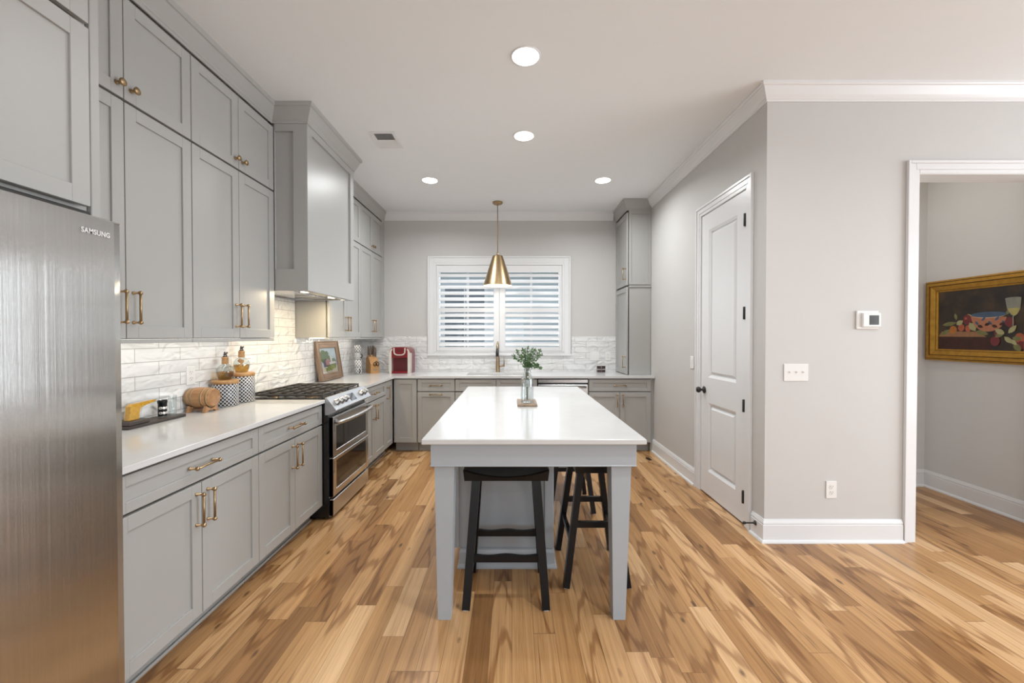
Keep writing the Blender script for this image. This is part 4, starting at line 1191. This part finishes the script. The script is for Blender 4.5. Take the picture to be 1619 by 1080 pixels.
# picture frame leaning on the left wall
pf = thing('photo_frame', (-2.0, 4.49, CT), 'rustic wooden picture frame leaning on the tile beyond the range', 'picture frame')
tl = math.radians(9)
def FPf():
    o = Matrix.Translation((-1.958, 4.22, CT+.0052)); 
    r = Matrix(((0, math.cos(tl), -math.sin(tl), 0), (1, 0, 0, 0), (0, math.sin(tl), math.cos(tl), 0), (0, 0, 0, 1)))
    return o @ r
Fq = FPf(); fw, fh, fb = .54, .42, .075
m = MB(Fq)
m.box(0, fb, -.030, 0, 0, fh, .003); m.box(fw-fb, fw, -.030, 0, 0, fh, .003)
m.box(fb, fw-fb, -.030, 0, 0, fb, .003, 1); m.box(fb, fw-fb, -.030, 0, fh-fb, fh, .003, 1)
m.box(.0, .012, 0, .008, .0, fh, .001); m.box(fw-.012, fw, 0, .008, 0, fh, .001); m.box(.012, fw-.012, 0, .008, 0, .012, .001, 1); m.box(.012, fw-.012, 0, .008, fh-.012, fh, .001, 1)
m.build('frame', [M['rustic'], M['rustic_h']], pf)
m = MB(Fq)
gm = [col('print_sky', (.42, .52, .58)), col('print_trees', (.10, .17, .07)), col('print_house', (.40, .22, .20)), col('print_path', (.50, .45, .36)), col('print_shrub', (.16, .22, .05)), col('print_wall', (.10, .10, .14)), col('print_flower', (.50, .38, .05)), col('print_white', (.62, .60, .58))]
a0, a1, b0, b1 = fb-.002, fw-fb+.002, fb-.002, fh-fb+.002
m.box(a0, a1, -.022, -.012, b0, b1)
lay[0] = -.0118
def pp(pts, mi):
    lay[0] += .00015
    m.add([(a0+(a1-a0)*u, lay[0], b0+(b1-b0)*v) for u, v in pts], [tuple(range(len(pts)))], mi)
def blob(u, v, r, s_, mi, n=16, seed=1):
    g = random.Random(seed); pp([(u+r*math.cos(2*PI*k_/n)*g.uniform(.8, 1.15), v+r*s_*math.sin(2*PI*k_/n)*g.uniform(.8, 1.15)) for k_ in range(n)], mi)
pp([(0, 0), (1, 0), (1, .22), (0, .25)], 3)
pp([(.15, .25), (.15, .55), (.55, .60), (.95, .5), (.95, .25)], 5)
for q, (u, v, r) in enumerate(((.2, .8, .22), (.38, .72, .2), (.1, .55, .13), (.5, .6, .13), (.82, .48, .12))): blob(min(max(u, r), 1-r), min(v, 1-r*1.2), r*.86, 1.0, 1, 16, q)
pp([(.3, .32), (.3, .5), (.42, .58), (.55, .5), (.55, .32)], 2); pp([(.6, .4), (.6, .62), (.65, .72), (.70, .62), (.70, .4)], 7); pp([(.5, .33), (.52, .42), (.9, .44), (.93, .36)], 7)
for q, (u, v, r) in enumerate(((.45, .18, .13), (.62, .22, .16), (.8, .24, .14), (.3, .14, .09))): blob(u, v, r*.85, .9, 4, 16, q+9)
for q in range(9): blob(.42+.05*q, .16+.03*((q*7) % 4), .018, 1, 6, 8, q+20)
pp([(0, 0), (.3, .0), (.2, .06), (0, .09)], 7)
m.build('print', gm, pf)
m = MB(Fq); m.box(a0, a1, -.009, -.0075, b0, b1); m.build('glass', M['pane'], pf)

# stacked mugs
def make_mug():
    t = thing('mug', (0, 0, 0), '', 'mug'); R_, H_ = .044, .0905
    m = MB(); m.lathe([(.034, 0), (.038, .002), (R_, .012), (R_, H_), (R_-.004, H_), (R_-.004, .012), (.001, .008)], (0, 0, 0), 'z', 28); m.build('cup', M['mug_a'], t)
    m = MB(); m.tube(smooth_curve([(R_-.001, 0, .070), (R_+.020, 0, .070), (R_+.027, 0, .048), (R_+.018, 0, .026), (R_-.001, 0, .024)], 5), .0055, 8); m.build('handle', M['black'], t)
    return t
mg = make_mug(); mx_, my_ = -1.925, 5.14
for q, (lb, mm, rz) in enumerate((('patterned mug at the bottom of the stack beside the knife block', 'mug_a', -.9), ('dotted mug second from the bottom of the stack', 'mug_c', 2.2), ('grey patterned mug third from the bottom of the stack', 'mug_b', -.5), ('patterned mug on top of the stack beside the knife block', 'mug_a', 2.3))):
    o = mg if q == 0 else copy_tree(mg)
    o.location = (mx_, my_, CT+q*.0907); o.rotation_euler = (0, 0, rz); o['label'] = lb; o['group'] = 'stacked patterned mugs'
    for ch in kids(o):
        if ch.name.startswith('cup'):
            if q: ch.data = ch.data.copy()
            ch.data.materials[0] = M[mm]

# knife block
kb = thing('knife_block', (-1.80, 5.31, CT), 'wooden knife block full of knives on the counter corner', 'knife block')
kr = Matrix.Translation((-1.80, 5.31, CT)) @ Matrix.Rotation(.72, 4, 'Z')
m = MB(kr)
m.prism([(-.085, 0), (.075, 0), (.075, .125), (-.005, .235), (-.085, .18)][::1], -.055, .055, 'x')
bo = m
# slanted slab: side view in (y,z); front (towards camera) is -y
bo.v = []; bo.f = []
m.prism([(-.075, 0), (.085, 0), (.085, .19), (.02, .235), (-.06, .125), (-.075, .12)], -.055, .055, 'x')
m.build('block', M['block'], kb)
m = MB(kr); m.box(-.025, .03, -.0775, -.0752, .035, .060); m.build('label_plate', M['champ'], kb)
slot_dir = Vector((0, -.30, .954)).normalized()
def make_knife(ln, w):
    t = thing('kitchen_knife', (0, 0, 0), '', 'knife')
    m = MB(); m.bar((0, 0, 0.001), (0, 0, ln*.75), .013, w, .016, w*1.1, ref=(0, 1, 0)); m.bar((0, 0, ln*.75), (0, -.004, ln), .016, w*1.1, .013, w*.8, ref=(0, 1, 0)); m.build('handle', M['knifehandle'], t)
    m = MB(); m.box(-.0018, .0018, -w*.4, w*.4, -.006, .004); m.bar((0, 0, ln*.98), (0, -.004, ln*1.02), .014, w*.8); m.build('bolster', M['chrome'], t)
    return t
kk = make_knife(.118, .020)
ks = [(-.040, .045, .0), (-.018, .045, .0), (.006, .042, .0), (.030, .045, 0), (-.036, -.002, 0), (.012, .0, 0), (.036, -.004, 0)]
kl = ['tallest knife at the back left of the knife block', 'knife second from left in the back row of the knife block', 'knife third from left in the back row of the knife block', 'knife at the right end of the back row of the knife block', 'knife at the left of the front row of the knife block', 'middle knife of the front row in the knife block', 'knife at the right end of the front row of the knife block']
for q, (a, b, c2) in enumerate(ks):
    o = kk if q == 0 else copy_tree(kk)
    # height of the block top at this y
    z = .19+(.085-b)/(.065)*.045 if b > .02 else .125+(b+.06)/.08*.11
    o.matrix_world = kr @ Matrix.Translation((a, b, z)) @ Matrix.Translation((0, 0, .006)) @ Matrix.Rotation(.12, 4, 'X') @ Matrix.Rotation(.05*(q % 3-1), 4, 'Y')
    o['label'] = kl[q]; o['group'] = 'knives in the block'
sc_ = thing('scissors', kr @ Vector((.015, -.070, .15)), 'black handled kitchen scissors at the front of the knife block', 'scissors')
for s in (-1, 1):
    m = MB(kr); pts = [(.012+s*.019+.016*math.cos(2*PI*t_/14), -.086, .118+.024*math.sin(2*PI*t_/14)) for t_ in range(15)]
    m.tube(pts, .0045, 8); m.tube([(.012+s*.012, -.086, .14), (.012, -.080, .158)], .004, 6); m.build('loop', M['black'], sc_)

# red coffee maker
kx, kyf, kyb = -1.428, 5.22, 5.47
cm = thing('coffee_maker', (kx, 5.345, CT), 'red single cup coffee maker with silver side bands on the back counter', 'coffee maker')
def rtop(w, h, r, z0=0, n=8, x=0):
    p = [(x-w/2, z0), (x+w/2, z0), (x+w/2, z0+h-r)]
    p += [(x+w/2-r+r*math.cos(PI/2*t/n), z0+h-r+r*math.sin(PI/2*t/n)) for t in range(1, n+1)]
    p += [(x-w/2+r-r*math.sin(PI/2*t/n), z0+h-r+r*math.cos(PI/2*t/n)) for t in range(n+1)]
    return p
m = MB(Matrix.Translation((kx, 0, CT)))
m.prism(rtop(.272, .335, .075), kyf+.075, kyb, 'y')                       # tank and tower
m.prism([(x, z) for x, z in rtop(.266, .135, .072, .20)], kyf, kyf+.0745, 'y')   # brew head
m.build('body', M['red'], cm)
m = MB(Matrix.Translation((kx, 0, CT))); m.box(-.10, .10, kyf-.004, kyf+.0745, 0, .028, .006); m.build('drip_tray', M['red'], cm)
m = MB(Matrix.Translation((kx, 0, CT))); m.box(-.085, .085, kyf+.070, kyf+.0748, .03, .198); m.build('brew_bay', M['darkred'], cm)
for s in (-1, 1):
    m = MB(Matrix.Translation((kx, 0, CT)))
    q = [(s*.102, .0), (s*.135, .0), (s*.137, .25), (s*.118, .30), (s*.092, .318), (s*.092, .300), (s*.102, .285)]
    m.prism(q, kyf-.002, kyf+.0748, 'y'); m.build('side_band', M['silver'], cm)
m = MB(Matrix.Translation((kx, 0, CT)))
q = smooth_curve([(-.070, kyf-.006, .325), (-.066, kyf-.010, .262), (-.040, kyf-.014, .240), (0, kyf-.016, .236), (.040, kyf-.014, .240), (.066, kyf-.010, .262), (.070, kyf-.006, .325)], 5)
m.tube(q, .008, 8); m.build('lid_handle', M['silver'], cm)
m = MB(Matrix.Translation((kx, 0, CT))); m.box(-.035, .035, kyf-.003, kyf-.0005, .275, .312, .001); m.build('display', M['darkred'], cm)

# two little dark red boxes by the tower cabinet
bx = thing('salt_box', (1.148, 5.43, CT), '', 'box')
m = MB(); m.box(1.148-.025, 1.148+.025, 5.43-.022, 5.43+.022, CT, CT+.082, .003); m.build('body', col('brown_red_glass', (.030, .007, .006), .2), bx)
m = MB(); m.box(1.148-.026, 1.148+.026, 5.43-.023, 5.43+.023, CT+.034, CT+.042, .002); m.box(1.148-.026, 1.148+.026, 5.43-.023, 5.43+.023, CT+.082, CT+.090, .002); m.build('band', M['silver'], bx)
bx['label'] = 'left of two small dark red boxes with pale bands on the back counter'; bx['group'] = 'small dark red boxes'
o = copy_tree(bx); o.location = (1.206, 5.43, CT); o['label'] = 'right of two small dark red boxes with pale bands on the back counter'

# canisters, bottles
def canister(x, y, r, h, lb):
    o = thing('canister', (x, y, CT), lb, 'canister', 'patterned canisters with wooden lids')
    m = MB(); m.lathe([(r-.006, CT), (r, CT+.003), (r, CT+h-.026), (r-.004, CT+h-.025)], (x, y, 0), 'z', 40); m.build('jar', M['canister'], o)
    m = MB(); m.lathe([(r-.008, CT+h-.0248), (r+.0005, CT+h-.0245), (r+.0005, CT+h-.003), (r-.003, CT+h), (.001, CT+h)], (x, y, 0), 'z', 40); m.build('lid', M['bamboo'], o)
    return CT+h
def bottle(x, y, z, lb, fill, tagy):
    o = thing('liquor_bottle', (x, y, z), lb, 'bottle', 'round liquor bottles on the canisters')
    z += .0006
    out = [(.028, 0), (.040, .003), (.050, .030), (.053, .055), (.048, .080), (.034, .097), (.020, .106), (.0185, .112)]
    m = MB(); m.lathe([(r, z+h) for r, h in out]+[(r-.003, z+h) for r, h in out[::-1] if r > .01], (x, y, 0), 'z', 26, capped=False)
    m.lathe([(.0005, z+.0005), (.028, z+.0003)], (x, y, 0), 'z', 26, capped=False); m.build('glass', M['glass'], o)
    m = MB(); pr = [(r-.0045, h) for r, h in out if h <= fill]; m.lathe([(.001, z+.004)]+[(r, z+max(h, .004)) for r, h in pr]+[(.001, z+pr[-1][1])], (x, y, 0), 'z', 26); m.build('liquor', M['amber'], o)
    m = MB(); m.lathe([(.0195, z+.108), (.0205, z+.112), (.019, z+.146), (.021, z+.148), (.021, z+.152), (.012, z+.156)], (x, y, 0), 'z', 20); m.build('neck_seal', M['bamboo'], o)
    m = MB(); m.lathe([(.014, z+.1555), (.016, z+.158), (.012, z+.162)], (x, y, 0), 'z', 16)
    c3 = Vector((x, y, z+.173)); m.ball(c3, .010, 10, sq=(.7, 1.6, .7)); m.tube([c3+Vector((0, .012, .002)), c3+Vector((0, .020, .014))], [.005, .0035], 8); m.tube([c3+Vector((0, .018, .012)), c3+Vector((0, .028, .009))], [.0038, .0022], 8)
    for a, b in ((.010, .018), (.006, .008), (-.010, -.02), (-.008, -.006)): m.tube([c3+Vector((.002, a, -.004)), c3+Vector((.002, b, -.013))], .0018, 6)
    m.ball(c3+Vector((0, -.003, .011)), .006, 8); m.build('stopper', M['blackmetal'], o)
    if tagy:
        m = MB(Matrix.Translation((x+.026, y-.046, z+.083)) @ Matrix.Rotation(-.5, 4, 'Z') @ Matrix.Rotation(.35, 4, 'Y') @ Matrix.Rotation(-.5, 4, 'X')); m.prism([(-.030, -.012), (.024, -.016), (.032, 0), (.024, .016), (-.030, .012)], -.001, .001, 'y'); m.build('hang_tag', M['bamboo'], o)
z = canister(-1.955, 2.80, .079, .176, 'shorter patterned canister between the barrel and the tall canister')
bottle(-1.955, 2.80, z, 'round liquor bottle standing on the shorter canister', .060, False)
z = canister(-1.955, 2.972, .081, .212, 'taller patterned canister next to the range')
bottle(-1.952, 2.965, z, 'round liquor bottle with a tan hang tag on the taller canister', .075, True)

# little barrel on its stand
bz = CT+.088; bxx0, bxx1, byy = -2.030, -1.872, 2.585
br = thing('barrel', (-1.95, byy, CT), 'small wooden barrel on a wooden cradle on the left counter', 'barrel')
m = MB(); pr = []
for q in range(13):
    t = q/12; pr.append((.053+.012*math.sin(PI*t), bxx0+(bxx1-bxx0)*t))
m.lathe([(.001, bxx0+.006), (.047, bxx0+.006), (.048, bxx0)]+pr+[(.048, bxx1), (.047, bxx1-.006), (.001, bxx1-.006)], (0, byy, bz), 'x', 32)
m.build('staves', M['barrel'], br)
m = MB()
for t in (.12, .30, .70, .88):
    x = bxx0+(bxx1-bxx0)*t; r = .053+.012*math.sin(PI*t)+.0012
    m.lathe([(r-.003, x-.006), (r, x-.006), (r, x+.006), (r-.003, x+.006)], (0, byy, bz), 'x', 32)
m.build('hoop', M['brass'], br)
for x in (bxx0+.02, bxx1-.035):
    m = MB(); ar = [(byy+.066*math.sin(a), bz-.066*math.cos(a)) for a in [(-1+2*t/10)*.75 for t in range(11)]]
    m.prism([(byy-.058, CT), (byy-.046, ar[0][1])]+ar[1:-1]+[(byy+.046, ar[0][1]), (byy+.058, CT), (byy+.035, CT), (byy+.025, CT+.010), (byy-.025, CT+.010), (byy-.035, CT)], x, x+.016, 'x'); m.build('cradle', M['barrel'], br)
m = MB(); m.box(bxx0+.036, bxx1-.035, byy-.022, byy+.022, CT+.0105, CT+.018); m.build('cradle_rail', M['barrel'], br)

# dark tray with pistol shaped decanter and two little glasses
m = MB(); m.box(-2.033, -1.925, 2.06, 2.425, CT, CT+.016, .003); tag(m.build('tray', M['darkwood'], None, (-1.98, 2.2, CT)), 'long dark wooden tray on the left counter by the refrigerator', 'tray')
m = MB(); TZ = CT+.0165; m.box(-2.02, -1.926, 2.065, 2.185, TZ, TZ+.022, .004); tag(m.build('tray_block', M['darkwood'], None, (-1.97, 2.08, TZ)), 'dark wooden block at the refrigerator end of the tray', 'block')
gd = thing('decanter', (-1.972, 2.13, TZ+.0225), 'pistol shaped glass decanter of golden whiskey on the dark tray', 'decanter')
m = MB(); g0 = TZ+.0228
gp = [(2.098, g0), (2.156, g0), (2.160, g0+.030), (2.166, g0+.052), (2.182, g0+.062), (2.258, g0+.078), (2.258, g0+.087), (2.182, g0+.084), (2.125, g0+.081), (2.108, g0+.070), (2.106, g0+.040)]
m.prism(gp, -1.986, -1.960, 'x'); m.build('whiskey', M['gunamber'], gd)
m = MB(); cgy = sum(p[0] for p in gp)/len(gp); 
go = [(y+(.006 if y > 2.13 else -.006), z+(.004 if z > g0+.05 else 0)) for y, z in gp]
m.prism(go, -1.991, -1.955, 'x'); m.build('glass', M['glass'], gd)
def shot(y, x, h, lb, wrap):
    o = thing('shot_glass', (x, y, TZ), lb, 'glass', 'little glasses on the tray')
    r = .020
    m = MB(); m.lathe([(r-.003, TZ+.0005), (r-.002, TZ+.004), (r, TZ+h), (r-.002, TZ+h), (r-.004, TZ+.008), (.001, TZ+.007)], (x, y, 0), 'z', 24); m.build('tumbler', M['glass'], o)
    if wrap:
        m = MB(); m.lathe([(r+.0005, TZ+.006), (r+.001, TZ+h-.02), (r+.003, TZ+h-.018), (r+.003, TZ+h-.004), (r+.0005, TZ+h-.003)], (x, y, 0), 'z', 24, capped=False); w = m.build('sleeve', M['black'], o)
        m = MB()
        for z in (.026, .055):
            for a in (-1.35, -.65, .1): m.lathe([(.0085, r+.0005), (.0085, r+.0022), (.004, r+.003)], (0, 0, 0), 'x', 12); n_ = 12*3+24; 
            break
        m = MB()
        for z in (.024, .052):
            for a in (-1.25, -.55, .15):
                F_ = Matrix.Translation((x, y, TZ+z)) @ Matrix.Rotation(a, 4, 'Z'); mm_ = MB(F_); mm_.lathe([(.0085, r-.001), (.0085, r+.0022), (.004, r+.003)], (0, 0, 0), 'x', 12)
                o_ = len(m.v); m.v += mm_.v; m.f += [(tuple(i_+o_ for i_ in f_[0]), f_[1], f_[2]) for f_ in mm_.f]
        m.build('disc', M['silver'], w)
shot(2.318, -1.975, .098, 'dark sleeved little glass with pale discs on the tray', True)
shot(2.388, -1.975, .112, 'clear tall little glass at the far end of the tray', False)
